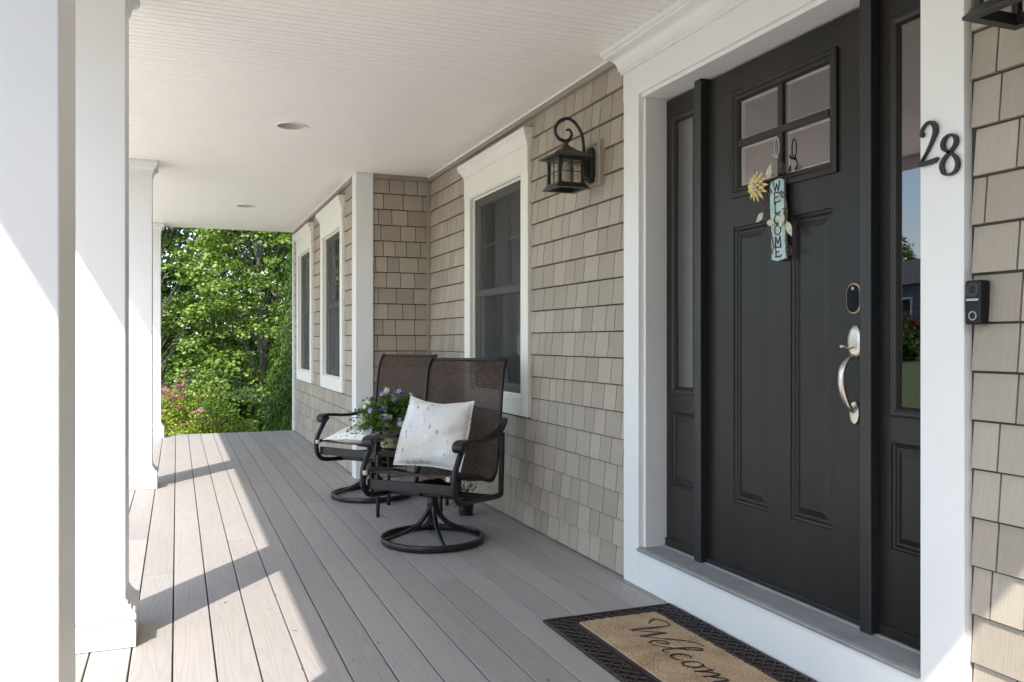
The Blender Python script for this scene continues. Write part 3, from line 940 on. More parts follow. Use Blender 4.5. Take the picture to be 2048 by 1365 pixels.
# ================================================================== THINGS ON THE HOUSE
def lantern(yc, label):
    r = empty('wall_lantern', (XW - .02, yc, 2.06))
    x0, dz = XW - .02, 2.06
    ax = 1.85 - x0                                     # lantern axis, local x
    def P(x, y, z): return (x - x0, y, z - dz)
    # mounting block
    m = MB(); nested(m, -.093, .093, -.112, .112, [(0, .02), (0, -.012), (.006, -.018), (.014, -.018), (.020, -.012), (.024, -.012)])
    m.build('mounting_block', M['shingle'], r)
    m = MB()
    pts = [(-.042, -.062), (-.026, -.090), (.026, -.090), (.042, -.062), (.042, .062), (.026, .085), (-.026, .085), (-.042, .062)]
    rows = [[(x, y * s, z * s) for y, z in pts] for s, x in ((1, -.010), (1, -.030), (.9, -.038), (.72, -.040))]
    o = m.grid(rows, close=True); m.f.append(tuple(o + 24 + k for k in range(8)))
    m.build('backplate', M['iron'], r, bevel=.002)
    arm = crs([P(1.985, 0, 1.985), P(1.962, 0, 2.02), P(1.955, 0, 2.08), P(1.952, 0, 2.15), P(1.940, 0, 2.215), P(1.905, 0, 2.268), P(1.860, 0, 2.288), P(1.812, 0, 2.268),
               P(1.790, 0, 2.225), P(1.805, 0, 2.186), P(1.845, 0, 2.172), P(1.876, 0, 2.188), P(1.883, 0, 2.214), P(1.868, 0, 2.232), P(1.852, 0, 2.226)], 5)
    m = MB(); m.tube(arm, [.0085] * (len(arm) - 15) + [.0085 - .003 * i / 14 for i in range(15)], 10)
    m.build('scroll_arm', M['iron'], r, smooth=True)
    def sq(prof, name, mat, bev=0):
        m = MB(); rows = [[(ax - w, -w, z - dz), (ax + w, -w, z - dz), (ax + w, w, z - dz), (ax - w, w, z - dz)] for w, z in prof]
        o = m.grid(rows, close=True); m.f.append((o, o + 1, o + 2, o + 3)); k = o + 4 * (len(prof) - 1); m.f.append((k, k + 1, k + 2, k + 3))
        return m.build(name, mat, r, bevel=bev)
    sq([(.104, 2.080), (.106, 2.087), (.076, 2.100), (.044, 2.120), (.018, 2.143), (.011, 2.150), (.011, 2.160), (.015, 2.166), (.004, 2.176)], 'roof', M['copper_roof'])
    sq([(.074, 2.064), (.074, 2.083)], 'top_band', M['iron'])
    m = MB()
    for rows in ([(.074, 1.950), (.082, 1.937), (.090, 1.928), (.090, 1.921), (.064, 1.921), (.064, 1.950)],):
        rr = [[(ax - w, -w, z - dz), (ax + w, -w, z - dz), (ax + w, w, z - dz), (ax - w, w, z - dz)] for w, z in rows + rows[:1]]
        m.grid(rr, close=True)
    m.build('base_frame', M['iron'], r)
    for sx in (-1, 1):
        for sy in (-1, 1):
            MB().box(ax + sx * .073 - .017 * (sx > 0), ax + sx * .073 + .017 * (sx < 0), sy * .073 - .017 * (sy > 0), sy * .073 + .017 * (sy < 0), 1.948 - dz, 2.066 - dz).build('cage_post', M['iron'], r, bevel=.001)
    for k in range(4):
        R = Matrix.Rotation(k * math.pi / 2, 4, 'Z')
        def T(p): q = R @ Vector((p[0], p[1], 0)); return (ax + q.x, q.y, p[2] - dz)
        g = MB().add([T((-.066, -.058, 1.950)), T((-.066, .058, 1.950)), T((-.066, .058, 2.066)), T((-.066, -.058, 2.066))], [(0, 1, 2, 3)])
        g.build('glass_pane', M['amber'], r)
        m = MB()
        for (a, b, c_, d_) in ((-.002, .002, 1.950, 2.066), (-.058, .058, 2.004, 2.008), (-.058, .058, 2.050, 2.053)):
            m.add([T((x, y, z)) for x in (-.0705, -.0675) for y in (a, b) for z in (c_, d_)], [(0, 1, 3, 2), (4, 6, 7, 5), (0, 4, 5, 1), (2, 3, 7, 6), (0, 2, 6, 4), (1, 5, 7, 3)])
        m.build('glazing_bar', M['iron'], r)
    m = MB().lathe([(.012, 2.066 - dz), (.014, 2.04 - dz), (.022, 2.02 - dz), (.026, 1.998 - dz), (.02, 1.978 - dz), (.001, 1.968 - dz)], ax, 0, 16)
    m.build('bulb', M['bulb'], r, smooth=True)
    tag(r, label, 'lantern', 'black wall lanterns beside the front door')
lantern(3.92, 'black scroll-arm wall lantern between the window and the front door')
lantern(1.405, 'black wall lantern above the doorbell, cut off by the top right corner')

# ---------------------------------------------------- ribbons for lettering
def ribbon(mb, pts, wid, to, th):
    """flat stroke of varying width; to(u, v, h) places it"""
    n = len(pts); a = []; b = []
    for i in range(n):
        p, q = np.array(pts[max(0, i - 1)]), np.array(pts[min(n - 1, i + 1)])
        t = q - p; t = t / (np.linalg.norm(t) + 1e-9); nn = np.array([-t[1], t[0]])
        w = (wid[i] if isinstance(wid, (list, tuple)) else wid) / 2
        a.append(np.array(pts[i]) + nn * w); b.append(np.array(pts[i]) - nn * w)
    rows = [[to(*p, 0) for p in a], [to(*p, th) for p in a], [to(*p, th) for p in b], [to(*p, 0) for p in b]]
    rows.append(rows[0])
    o = mb.grid(rows)
    mb.f.append((o, o + n, o + 2 * n, o + 3 * n)); mb.f.append((o + n - 1, o + 2 * n - 1, o + 3 * n - 1, o + 4 * n - 1))
def widths(n, f): return [f(i / (n - 1)) for i in range(n)]

def numeral(ch, y_left, z0, hgt, label):
    """digits stand 4 mm off the casing; u runs towards -Y (right in the picture)"""
    o = empty('house_number', (XC, y_left, z0))
    def to(u, v, h): return (-.003 - h, -u * hgt, v * hgt)
    m = MB()
    if ch == '2':
        p = crs([(.09, .72), (.10, .86), (.22, .97), (.36, .97), (.46, .86), (.46, .70), (.36, .50), (.20, .26), (.02, .045)], 8)
        ribbon(m, p, widths(len(p), lambda t: .042 + .075 * math.exp(-((t - .52) / .22) ** 2) + (.05 if t < .06 else 0)), to, .009)
        ribbon(m, [(.0, .05), (.15, .05), (.34, .055), (.47, .075), (.545, .12)], [.10, .11, .115, .10, .03], to, .0085)
        q = [(.09 + .055 * math.cos(a), .735 + .055 * math.sin(a)) for a in np.linspace(0, 6.283, 14)]
        m.add([to(u, v, .0088) for u, v in q[:-1]] + [to(u, v, 0) for u, v in q[:-1]], [tuple(range(13))] + [(i, (i + 1) % 13, 13 + (i + 1) % 13, 13 + i) for i in range(13)])
    else:
        p = crs([(.29, .54), (.13, .65), (.085, .78), (.15, .91), (.28, .965), (.41, .91), (.46, .79), (.41, .67), (.27, .55), (.12, .42), (.055, .26), (.12, .09), (.28, .03), (.44, .09), (.50, .25), (.44, .41)], 7, closed=True)
        n = len(p)
        p.append(p[0])
        ribbon(m, p, [.046 + .054 * abs(math.sin(math.atan2(p[min(i + 1, n)][1] - p[max(i - 1, 0)][1], p[min(i + 1, n)][0] - p[max(i - 1, 0)][0]))) ** 1.5 for i in range(n + 1)], to, .009)
    m.build('numeral', M['numeral'], o)
    tag(o, label, 'house number', 'numerals on the door casing')
numeral('2', 1.836, 1.650, .122, 'black metal figure two, the left and higher numeral on the casing')
numeral('8', 1.764, 1.606, .118, 'black metal figure eight, the right and lower numeral on the casing')

# doorbell camera
by, bz = 1.655, 1.252
bell = empty('video_doorbell', (XW - .016, by, bz)); bx = XW - .016
m = MB(); m.box(-.026, .010, -.0255, .0255, -.0595, .0595); m.build('body', M['bell'], bell, bevel=.006, seg=3)
def ring(yc, zc, r0, name, mat, x=-.0265):
    m = MB(); disc(m, yc, zc, r0, r0, [(1, x + .002), (1, x - .001), (.8, x - .002)], 24); return m.build(name, mat, bell)
ring(0, .034, .020, 'lens_surround', M['black_smooth'])
ring(0, .034, .010, 'lens', M['bell'], -.0280)
MB().box(-.0275, -.0262, -.018, .018, .004, .010).build('light_bar', M['plastic_cap'], bell)
m = MB(); m.tube([(-.0268, .011 * math.cos(a), -.036 + .011 * math.sin(a)) for a in np.linspace(0, 6.283, 25)[:-1]], .0016, 6, closed=True)
m.build('button_ring', M['plastic_cap'], bell)
tag(bell, 'slim black video doorbell on the shingles right of the door casing', 'doorbell')

# ---------------------------------------------------- welcome sign hung on the door
sg = empty('welcome_sign', (XD - .018, 2.604, 1.452))
TILT = math.radians(2.2)
def sgp(u, v, h):         # u: right in the picture (-Y), v up, metres
    u2 = u * math.cos(TILT) + (v - .16) * math.sin(TILT) * -1; v2 = v
    return (-h, -u2, v2)
m = MB()
w = .0395
edge = [(-w, .006), (-w * .2, -.001), (w, .006), (w * 1.02, .1), (w * .97, .2), (w, .304), (w * .3, .310), (-w, .303), (-w * 1.03, .2), (-w * .97, .1)]
m.add([sgp(u, v, .008) for u, v in edge] + [sgp(u, v, -.002) for u, v in edge], [tuple(range(10)), tuple(range(10, 20))[::-1]] + [(i, (i + 1) % 10, 10 + (i + 1) % 10, 10 + i) for i in range(10)])
m.build('plank', M['aqua'], sg)
def let(ch, vc, hh=.036, ww=.037):
    m = MB()
    def to(u, v, h): return sgp((u - .5) * ww, vc + (v - .5) * hh, .0085 + h)
    S = {'W': [[(.0, 1), (.25, 0)], [(.25, 0), (.5, .8)], [(.5, .8), (.75, 0)], [(.75, 0), (1, 1)], [(-.08, 1), (.14, 1)], [(.86, 1), (1.08, 1)]],
         'E': [[(.15, 0), (.15, 1)], [(0, 1), (.9, 1)], [(0, 0), (.95, 0)], [(.15, .52), (.7, .52)], [(.9, 1), (.9, .82)], [(.95, 0), (.95, .2)]],
         'L': [[(.2, 0), (.2, 1)], [(.05, 0), (.95, 0)], [(.05, 1), (.38, 1)], [(.95, 0), (.95, .22)]],
         'M': [[(.1, 0), (.15, 1)], [(.15, 1), (.5, .2)], [(.5, .2), (.85, 1)], [(.85, 1), (.9, 0)], [(-.04, 0), (.24, 0)], [(.76, 0), (1.04, 0)]],
         'C': [[(.5 + .46 * math.cos(a), .5 + .5 * math.sin(a)) for a in np.linspace(.75, 5.53, 18)]],
         'O': [[(.5 + .46 * math.cos(a), .5 + .5 * math.sin(a)) for a in np.linspace(0, 6.283, 24)]]}[ch]
    for s in S: ribbon(m, s, .14, to, .001)
    m.build('letter', M['letter'], sg)
for i, ch in enumerate('WELCOME'):
    let(ch, .282 - i * .0415)
def spiral(c0, r0, turns, start, dirn, h):
    return [(c0[0] + r0 * (1 - .82 * t) * math.cos(start + dirn * turns * 6.283 * t), c0[1] + r0 * (1 - .82 * t) * math.sin(start + dirn * turns * 6.283 * t)) for t in np.linspace(0, 1, 26)]
def wire(pts, name='wire_vine', h=.012, r=.0021):
    m = MB(); m.tube([sgp(u, v, h) for u, v in pts], r, 6); return m.build(name, M['vine_wire'], sg, smooth=True)
wire(crs([(.03, .315), (.052, .29), (.05, .25), (.058, .21), (.062, .17), (.055, .12), (.046, .075), (.05, .045)], 6))
wire(spiral((.062, .030), .021, 1.6, 2.6, -1, 0))
wire(crs([(-.03, .30), (-.055, .285), (-.058, .25), (-.075, .215), (-.062, .17), (-.045, .13), (-.03, .09), (-.022, .045)], 6))
wire(spiral((-.055, .040), .024, 1.7, -.5, 1, 0))
wire(spiral((-.045, .262), .019, 1.3, 0, 1, 0)); wire(spiral((-.062, .200), .017, 1.2, 1, 1, 0)); wire(spiral((.04, .246), .016, 1.2, 2, 1, 0))
wire(spiral((.046, .178), .016, 1.2, 2.5, -1, 0)); wire(spiral((.034, .345), .023, 1.7, -1.3, 1, 0))
wire(crs([(-.04, .312), (-.01, .318), (.012, .322), (.03, .365), (.02, .40)], 6))
m = MB(); m.tube([sgp(.014 + .013 * math.cos(a), .432 + .034 * math.sin(a), .014) for a in np.linspace(0, 6.283, 25)[:-1]], .0024, 8, closed=True)
m.tube([sgp(*p, .014) for p in crs([(-.012, .408), (-.004, .398), (.012, .392), (.02, .39)], 4)], .004, 8); m.build('hanging_hook', M['plastic_cap'], sg, smooth=True)
def metal_leaf(u, v, ang, ln, name='metal_leaf'):
    m = MB(); n = 8; rows = [[], [], []]
    for i in range(n + 1):
        t = i / n; wdt = .42 * ln * math.sin(math.pi * t ** .8) * (1 - .15 * t)
        for q, s in enumerate((-1, 0, 1)):
            a, b = t * ln, s * wdt * .62
            rows[q].append(sgp(u + a * math.cos(ang) - b * math.sin(ang), v + a * math.sin(ang) + b * math.cos(ang), .020 - (.004 if s == 0 else 0)))
    m.grid(rows); return m.build(name, M['leaf_metal'], sg, smooth=True)
for a in ((-.040, .315, 1.15, .062), (-.068, .190, 3.75, .056), (-.050, .150, -.1 + 3.1, -.05), (.052, .166, -2.2, .056), (.064, .140, -1.15, .066)):
    metal_leaf(*a)
fu, fv = -.098, .298
fl = MB()
flower = None
for ringi, (nn, r0, r1, hh) in enumerate(((13, .012, .063, .020), (11, .010, .048, .028), (8, .006, .03, .034))):
    for k in range(nn):
        a = 6.283 * (k + .5 * ringi) / nn + rng.uniform(-.06, .06)
        m = MB(); rows = [[], [], []]
        for i in range(6):
            t = i / 5; rr = r0 + (r1 - r0) * t; wd = .0085 * math.sin(math.pi * (.12 + .86 * t)) * (1 - .1 * ringi)
            for q, s in enumerate((-1, 0, 1)):
                rows[q].append(sgp(fu + rr * math.cos(a) - s * wd * math.sin(a), fv + rr * math.sin(a) + s * wd * math.cos(a), hh + .012 * t * (1 - t) * 2 - (.003 if s == 0 else 0)))
        m.grid(rows); m.build('petal', M['petal_yellow'], sg, smooth=True)
m = MB()
for k in range(9):
    a = 2.4 * k; r_ = .0035 * math.sqrt(k)
    o_ = sgp(fu + r_ * math.cos(a), fv + r_ * math.sin(a), .038)
    m.lathe([(.0002, .004), (.0032, .003), (.0038, 0), (.003, -.003)], 0, 0, 8)
    nb = 32
    m.v[-nb:] = [(o_[0] - z, o_[1] + x, o_[2] + y) for x, y, z in m.v[-nb:]]
m.build('flower_centre', M['leaf_metal'], sg, smooth=True)
wire(crs([(fu + .03, fv), (-.055, .30), (-.035, .296)], 5))
tag(sg, 'aqua plank WELCOME sign with yellow metal flower hung on the black door', 'sign')

# ---------------------------------------------------- doormat
MX0, MX1, MY0, MY1 = 1.388, 1.990, 2.20, 3.160
mat_ = empty('doormat', ((MX0 + MX1) / 2, (MY0 + MY1) / 2, 0)); mc = mat_.location
def ml(x, y, z): return (x - mc.x, y - mc.y, z)
m = MB()
def mbox(x0, x1, y0, y1, z0, z1): m.box(x0 - mc.x, x1 - mc.x, y0 - mc.y, y1 - mc.y, z0, z1)
BXo, BYo = .118, .080       # border width along the long sides and at the ends
mbox(MX0, MX1, MY0, MY1, .001, .004)
m.build('rubber_backing', M['rubber'], mat_)
m = MB()
for (a, b, c_, d_) in ((MX0, MX0 + .012, MY0, MY1), (MX1 - .012, MX1, MY0, MY1), (MX0 + .0125, MX1 - .0125, MY0, MY0 + .012), (MX0 + .0125, MX1 - .0125, MY1 - .012, MY1),
                       (MX0 + BXo - .014, MX0 + BXo - .008, MY0 + BYo, MY1 - BYo), (MX0 + BXo - .006, MX0 + BXo, MY0 + BYo, MY1 - BYo), (MX1 - BXo, MX1 - BXo + .006, MY0 + BYo, MY1 - BYo), (MX1 - BXo + .008, MX1 - BXo + .014, MY0 + BYo, MY1 - BYo)):
    mbox(a, b, c_, d_, .004, .0115)
m.build('border_rim', M['rubber'], mat_, bevel=.002)
m = MB()                      # woven rubber links of the border
pt = .0265
for i in range(int((MX1 - MX0 - .03) / pt) + 1):
    for j in range(int((MY1 - MY0 - .03) / pt) + 1):
        x, y = MX0 + .022 + i * pt, MY0 + .022 + j * pt
        inx = x < MX0 + BXo - .018 or x > MX1 - BXo + .018
        iny = y < MY0 + BYo - .006 or y > MY1 - BYo + .006
        if not (inx or iny) or x > MX1 - .016 or y > MY1 - .016: continue
        ang = .78 if (i + j) % 2 else -.78
        ca, sa = math.cos(ang), math.sin(ang)
        pth = [ml(x + t * .0175 * ca, y + t * .0175 * sa, .0052 + .0055 * (1 - t * t)) for t in (-1, -.5, 0, .5, 1)]
        m.tube(pth, [.003, .0042, .0046, .0042, .003], 6)
stuff(m.build('woven_border', M['rubber'], mat_, smooth=True))
# coir field with a gently uneven pile
fx0, fx1, fy0, fy1 = MX0 + BXo + .002, MX1 - BXo - .002, MY0 + BYo, MY1 - BYo
m = MB(); nx, ny = 70, 130
rr_ = random.Random(4)
m.grid([[ml(fx0 + (fx1 - fx0) * i / nx + (rr_.uniform(-.0016, .0016)), fy0 + (fy1 - fy0) * j / ny + rr_.uniform(-.0016, .0016), (.0135 + rr_.uniform(-.0018, .0018)) if 0 < i < nx and 0 < j < ny else .004) for j in range(ny + 1)] for i in range(nx + 1)])
m.build('coir_field', M['coir'], mat_)
def tw(u, v, h):          # text space: u to the reader's right (-Y), v up (+X)
    return ml(WX0 + v * .70 + .10 * u * 0, WY0 - u * 1.07 - v * .16, .0155 + h)
WX0, WY0 = 1.640, 2.960
m = MB()
def ink(pts, w0, w1=None, n=7):
    p = crs(pts, n); w1 = w1 or w0
    ribbon(m, p, widths(len(p), lambda t: .68 * (w0 + (w1 - w0) * math.sin(math.pi * t))), tw, .0012)
S = .001
def sc_(pts): return [(a * S, b * S) for a, b in pts]
ink(sc_([(-10, 165), (-40, 200), (-60, 240), (-30, 275), (15, 268), (28, 240)]), .006, .014)          # flourish over the W
ink(sc_([(28, 240), (34, 170), (38, 90), (45, 15)]), .010, .020)
ink(sc_([(45, 15), (72, 90), (88, 150), (98, 180)]), .006, .009)
ink(sc_([(98, 180), (104, 110), (112, 60), (118, 12)]), .010, .020)
ink(sc_([(118, 12), (150, 100), (180, 190), (215, 245), (250, 255)]), .005, .010)
def e_at(x):
    ink(sc_([(x, 50), (x + 30, 62), (x + 44, 88), (x + 28, 106), (x + 8, 88), (x + 4, 48), (x + 22, 12), (x + 50, 22), (x + 66, 46)]), .007, .014)
e_at(165)
ink(sc_([(231, 46), (268, 130), (285, 200), (272, 222), (258, 190), (254, 110), (258, 40), (274, 10), (296, 30)]), .007, .014)      # l
ink(sc_([(352, 88), (336, 104), (314, 90), (306, 52), (320, 16), (346, 14), (368, 36)]), .008, .015)                                  # c
ink(sc_([(410, 100), (388, 92), (378, 52), (392, 14), (418, 14), (432, 54), (420, 94), (406, 102), (430, 92), (452, 92)]), .008, .014)   # o
ink(sc_([(452, 92), (462, 104), (466, 60), (464, 12)]), .008, .014)
ink(sc_([(464, 30), (486, 90), (502, 102), (508, 70), (508, 12)]), .007, .014)
ink(sc_([(508, 30), (530, 90), (548, 102), (554, 66), (556, 24), (572, 12), (590, 36)]), .007, .014)                                  # m
e_at(588)
m.build('lettering', M['letter'], mat_)
tag(mat_, 'tan coir Welcome doormat with woven brown rubber border below the door', 'doormat')

# ================================================================== FURNITURE
def chair(loc, rz, label):
    r = empty('swivel_chair', loc, rz)
    cm = M['chair_metal']
    def C(s, x, z): return (x, -s, z)              # s forward, x sideways
    # base
    m = MB(); R0 = .283
    m.grid([[((R0 + d) * math.cos(a), (R0 + d) * math.sin(a), z) for a in np.linspace(0, 2 * math.pi, 65)[:-1]] for d, z in ((-.012, .006), (.010, .006), (.013, .012), (.013, .034), (.009, .040), (-.010, .040), (-.014, .034), (-.014, .012), (-.012, .006))], close=True)
    smooth_by_angle(m.build('base_ring', cm, r), 50)
    for k in range(4):
        a = math.pi / 4 + k * math.pi / 2; ca, sa = math.cos(a), math.sin(a)
        MB().tube([(q * ca, q * sa, z) for q, z in crs([(.018, .215), (.035, .165), (.085, .105), (.17, .062), (.272, .030)], 5)], [.017] * 6 + [.016] * 10 + [.013] * 5, 8, flat=.8).build('spoke', cm, r, smooth=True)
        MB().lathe([(.001, .0), (.009, .0), (.009, .007), (.001, .007)], (R0 - .002) * math.cos(a + .5), (R0 - .002) * math.sin(a + .5), 10).build('glide', M['plastic_cap'], r)
    MB().lathe([(.001, .105), (.020, .108), (.021, .165), (.034, .19), (.030, .235), (.026, .285), (.001, .29)], 0, 0, 20).build('hub', cm, r, smooth=True)
    m = MB(); m.tube([(x, .0, .302) for x in (-.125, -.12, -.04, -.036, .036, .04, .12, .125)], [.028, .034, .034, .037, .037, .034, .034, .028], 18)
    smooth_by_angle(m.build('rocker_housing', cm, r), 40)
    MB().box(-.09, .09, -.10, .10, .330, .338).build('swivel_plate', cm, r, bevel=.002)
    W = .263
    prof = crs([(.275, .418), (.20, .424), (.08, .408), (-.06, .378), (-.165, .345), (-.225, .338), (-.268, .372), (-.292, .45), (-.315, .58), (-.340, .74), (-.356, .86), (-.374, .95), (-.408, 1.018), (-.436, 1.038)], 4)
    arc = [0]
    for p, q in zip(prof[:-1], prof[1:]): arc.append(arc[-1] + math.dist(p, q))
    for sx in (-1, 1):
        MB().tube([C(s, sx * W, z) for s, z in prof], .0115, 10).build('sling_rail', cm, r, smooth=True)
        # closed side frame: post, lower rail, rear upright
        pth = crs([(.155, .583), (.185, .555), (.225, .50), (.262, .44), (.270, .39), (.262, .335), (.225, .290), (.16, .273), (0, .262), (-.20, .247), (-.265, .246), (-.283, .262), (-.288, .33), (-.297, .48), (-.300, .61)], 5)
        MB().tube([C(s, sx * (W + .030), z) for s, z in pth], .0165, 10, flat=1.0).build('side_frame', cm, r, smooth=True)
        # arm: flat bar ending in a scroll
        ap = crs([(-.335, .690), (-.312, .655), (-.25, .618), (-.15, .594), (-.02, .588), (.10, .598), (.17, .603), (.215, .597), (.232, .578), (.222, .560), (.205, .556)], 5)
        m = MB(); rows = []
        n = len(ap)
        for i, (s, z) in enumerate(ap):
            p, q = ap[max(0, i - 1)], ap[min(n - 1, i + 1)]
            ts, tz = q[0] - p[0], q[1] - p[1]; ln = math.hypot(ts, tz) + 1e-9; ns, nz = -tz / ln, ts / ln
            hw_ = .016 + .014 * min(1, i / (n * .55)); th = .0095
            xx = sx * (W + .030)
            rows.append([C(s + ns * th, xx - hw_, z + nz * th), C(s + ns * (th + .003), xx, z + nz * (th + .003)), C(s + ns * th, xx + hw_, z + nz * th), C(s - ns * th, xx + hw_, z - nz * th), C(s - ns * th, xx - hw_, z - nz * th)])
        o = m.grid(rows, close=True); m.f.append(tuple(range(o, o + 5))); m.f.append(tuple(o + 5 * (n - 1) + k for k in range(5)))
        m.tube([C(.208, sx * (W + .030) + d, .578) for d in (-.034, -.031, .031, .034)], [.017, .021, .021, .017], 16)
        smooth_by_angle(m.build('armrest', cm, r), 45)
        MB().box(sx * (W + .004) - .014, sx * (W + .004) + .014, -.291, -.272, .402, .428).build('end_cap', M['plastic_cap'], r, bevel=.004)
    # cross members
    MB().box(-W - .02, W + .02, -.245, -.233, .318, .376).build('front_crossbar', cm, r, bevel=.005)
    MB().tube([C(.02, x, .268) for x in (-W - .028, W + .028)], .013, 8).build('stretcher', cm, r, smooth=True)
    MB().tube([C(-.17, x, .252) for x in (-W - .028, W + .028)], .013, 8).build('stretcher', cm, r, smooth=True)
    for sx in (-1, 1): MB().box(sx * .07 - .012, sx * .07 + .012, -.05, .19, .262, .331).build('mount_bar', cm, r, bevel=.004)
    MB().tube([C(-.429, x, 1.033) for x in np.linspace(-W, W, 7)], .010, 8).build('top_bar', cm, r, smooth=True)
    # sling
    m = MB(); nx = 13
    rows = []
    for k in range(nx):
        t = -1 + 2 * k / (nx - 1)
        rows.append([C(s + .012 * (1 - t * t) * (-1 if i > 24 else 0) * (1 if i < 44 else .2), t * W, z - .014 * (1 - t * t) * (1 if 1 < i < 22 else .25)) for i, (s, z) in enumerate(prof)])
    m.grid(rows)
    o = m.build('sling', M['sling'], r, smooth=True)
    uvl = o.data.uv_layers.new(name='UVMap')
    npf = len(prof)
    for lp in o.data.loops:
        v = lp.vertex_index; uvl.data[lp.index].uv = ((v // npf) / (nx - 1) * 2 * W, arc[v % npf])
    tag(r, label, 'chair', 'brown sling swivel chairs')
    return r
CH1, CH2 = (1.362, 4.664, 0), (1.335, 6.180, 0)
A1, A2 = math.radians(-47.5), math.radians(-55)
chair(CH1, A1, 'nearer brown woven swivel chair with a cushion leaning on its back')
chair(CH2, A2, 'farther brown woven swivel chair with a cushion lying flat on its seat')

def pillow(loc, eul, size, thick, label, seed, slump=.022):
    r_ = np.random.RandomState(seed)
    n = 36
    ph = r_.uniform(0, 6.28, 8)
    def pt(u, v, side):
        e = max(abs(u), abs(v))
        pin = 1 - .07 * (1 - (abs(u) * abs(v)) ** 1.5) * (e ** 3)         # sides pulled in between the corners
        hgt = (max(0, (1 - abs(u) ** 2.6)) * max(0, (1 - abs(v) ** 2.6))) ** .55
        ang = math.atan2(v, u); rad = math.hypot(u, v)
        wr = .10 * math.sin(5 * ang + ph[0] + 2 * rad) * rad ** 2 + .06 * math.sin(9 * ang + ph[1]) * rad ** 3 + .05 * math.sin(4 * u + 3 * v + ph[2])
        wr += .16 * math.sin(9 * (u * .55 - v * .85) + ph[5] + 2.2 * u * v) * max(0, .35 + .5 * u - .35 * v) * (1 - e ** 6)
        wr += .10 * math.sin(15 * (u * .3 - v) + ph[6]) * max(0, u) * (1 - e ** 6)
        sag = slump * (1 - u * u) * ((v + 1) / 2) ** 2 + slump * .5 * (1 - v * v) * 0
        bow = slump * .45 * math.sin(2.2 * v + ph[3]) * u
        return (u * size / 2 * pin + bow + .05 * slump * math.sin(7 * v), side * thick / 2 * hgt * (1 + wr) + .006 * math.sin(3 * ang + ph[4]) * e ** 4, v * size / 2 * pin - sag)
    m = MB()
    lin = np.linspace(-1, 1, n)
    for side in (-1, 1):
        m.grid([[pt(u, v, side) for u in lin] for v in lin])
    # flanged seam round the edge
    per = [(u, -1) for u in lin] + [(1, v) for v in lin[1:]] + [(u, 1) for u in lin[::-1][1:]] + [(-1, v) for v in lin[::-1][1:-1]]
    o = empty('cushion', loc); o.rotation_euler = eul
    m.build('cover', M['pillow'], o, smooth=True)
    s = MB(); rows = []
    for k in (0, 1):
        rows.append([])
        for (u, v) in per:
            q = pt(u, v, 1); g = 1 + (.045 if k else -.004)
            rows[-1].append((q[0] * g, q[1] + .003 * k * math.sin(u * 9 + v * 7), q[2] * g))
    s.grid(rows, close=True)
    sm = s.build('seam_flange', M['pillow'], o, smooth=True)
    sm.modifiers.new('thick', 'SOLIDIFY').thickness = .005
    tag(o, label, 'cushion', 'printed white cushions')
    return o
def chair_pt(ch, a, s, x, z):
    return (ch[0] + x * math.cos(a) + s * math.sin(a), ch[1] + x * math.sin(a) - s * math.cos(a), z)
pillow(chair_pt(CH1, A1, -.090, -.045, .612), (math.radians(-24), math.radians(3), A1 + .12), .415, .13, 'white printed cushion standing against the back of the nearer chair', 1)
pillow(chair_pt(CH2, A2, .06, -.01, .468), (math.radians(-84), 0, A2 + .15), .41, .115, 'white printed cushion lying flat on the farther chair', 2)

# side table
TB = (1.485, 5.545)
tb = empty('side_table', (*TB, 0), math.radians(-23))
ht = .205
for sx in (-1, 1):
    for sy in (-1, 1):
        e = .028
        pth = crs([(sx * ht, sy * ht, .002), (sx * ht, sy * ht, .2), (sx * ht, sy * ht, .375), (sx * (ht - .008), sy * (ht - .008), .402), (sx * (ht - e), sy * (ht - e), .413)], 5)
        MB().tube(pth, .0125, 8).build('leg', M['chair_metal'], tb, smooth=True)
m = MB()
nested(m, -ht, ht, -ht, ht, [(0, .395), (0, .425), (.004, .430), (.030, .430), (.034, .426), (.034, .395), (0, .395)], False, lambda x, y, z: (y, z, x))
m.build('top_frame', M['chair_metal'], tb)
MB().box(-ht + .034, ht - .034, -ht + .034, ht - .034, .419, .425).build('glass_top', M['table_glass'], tb)
tag(tb, 'small dark metal side table with glass top between the chairs', 'side table')

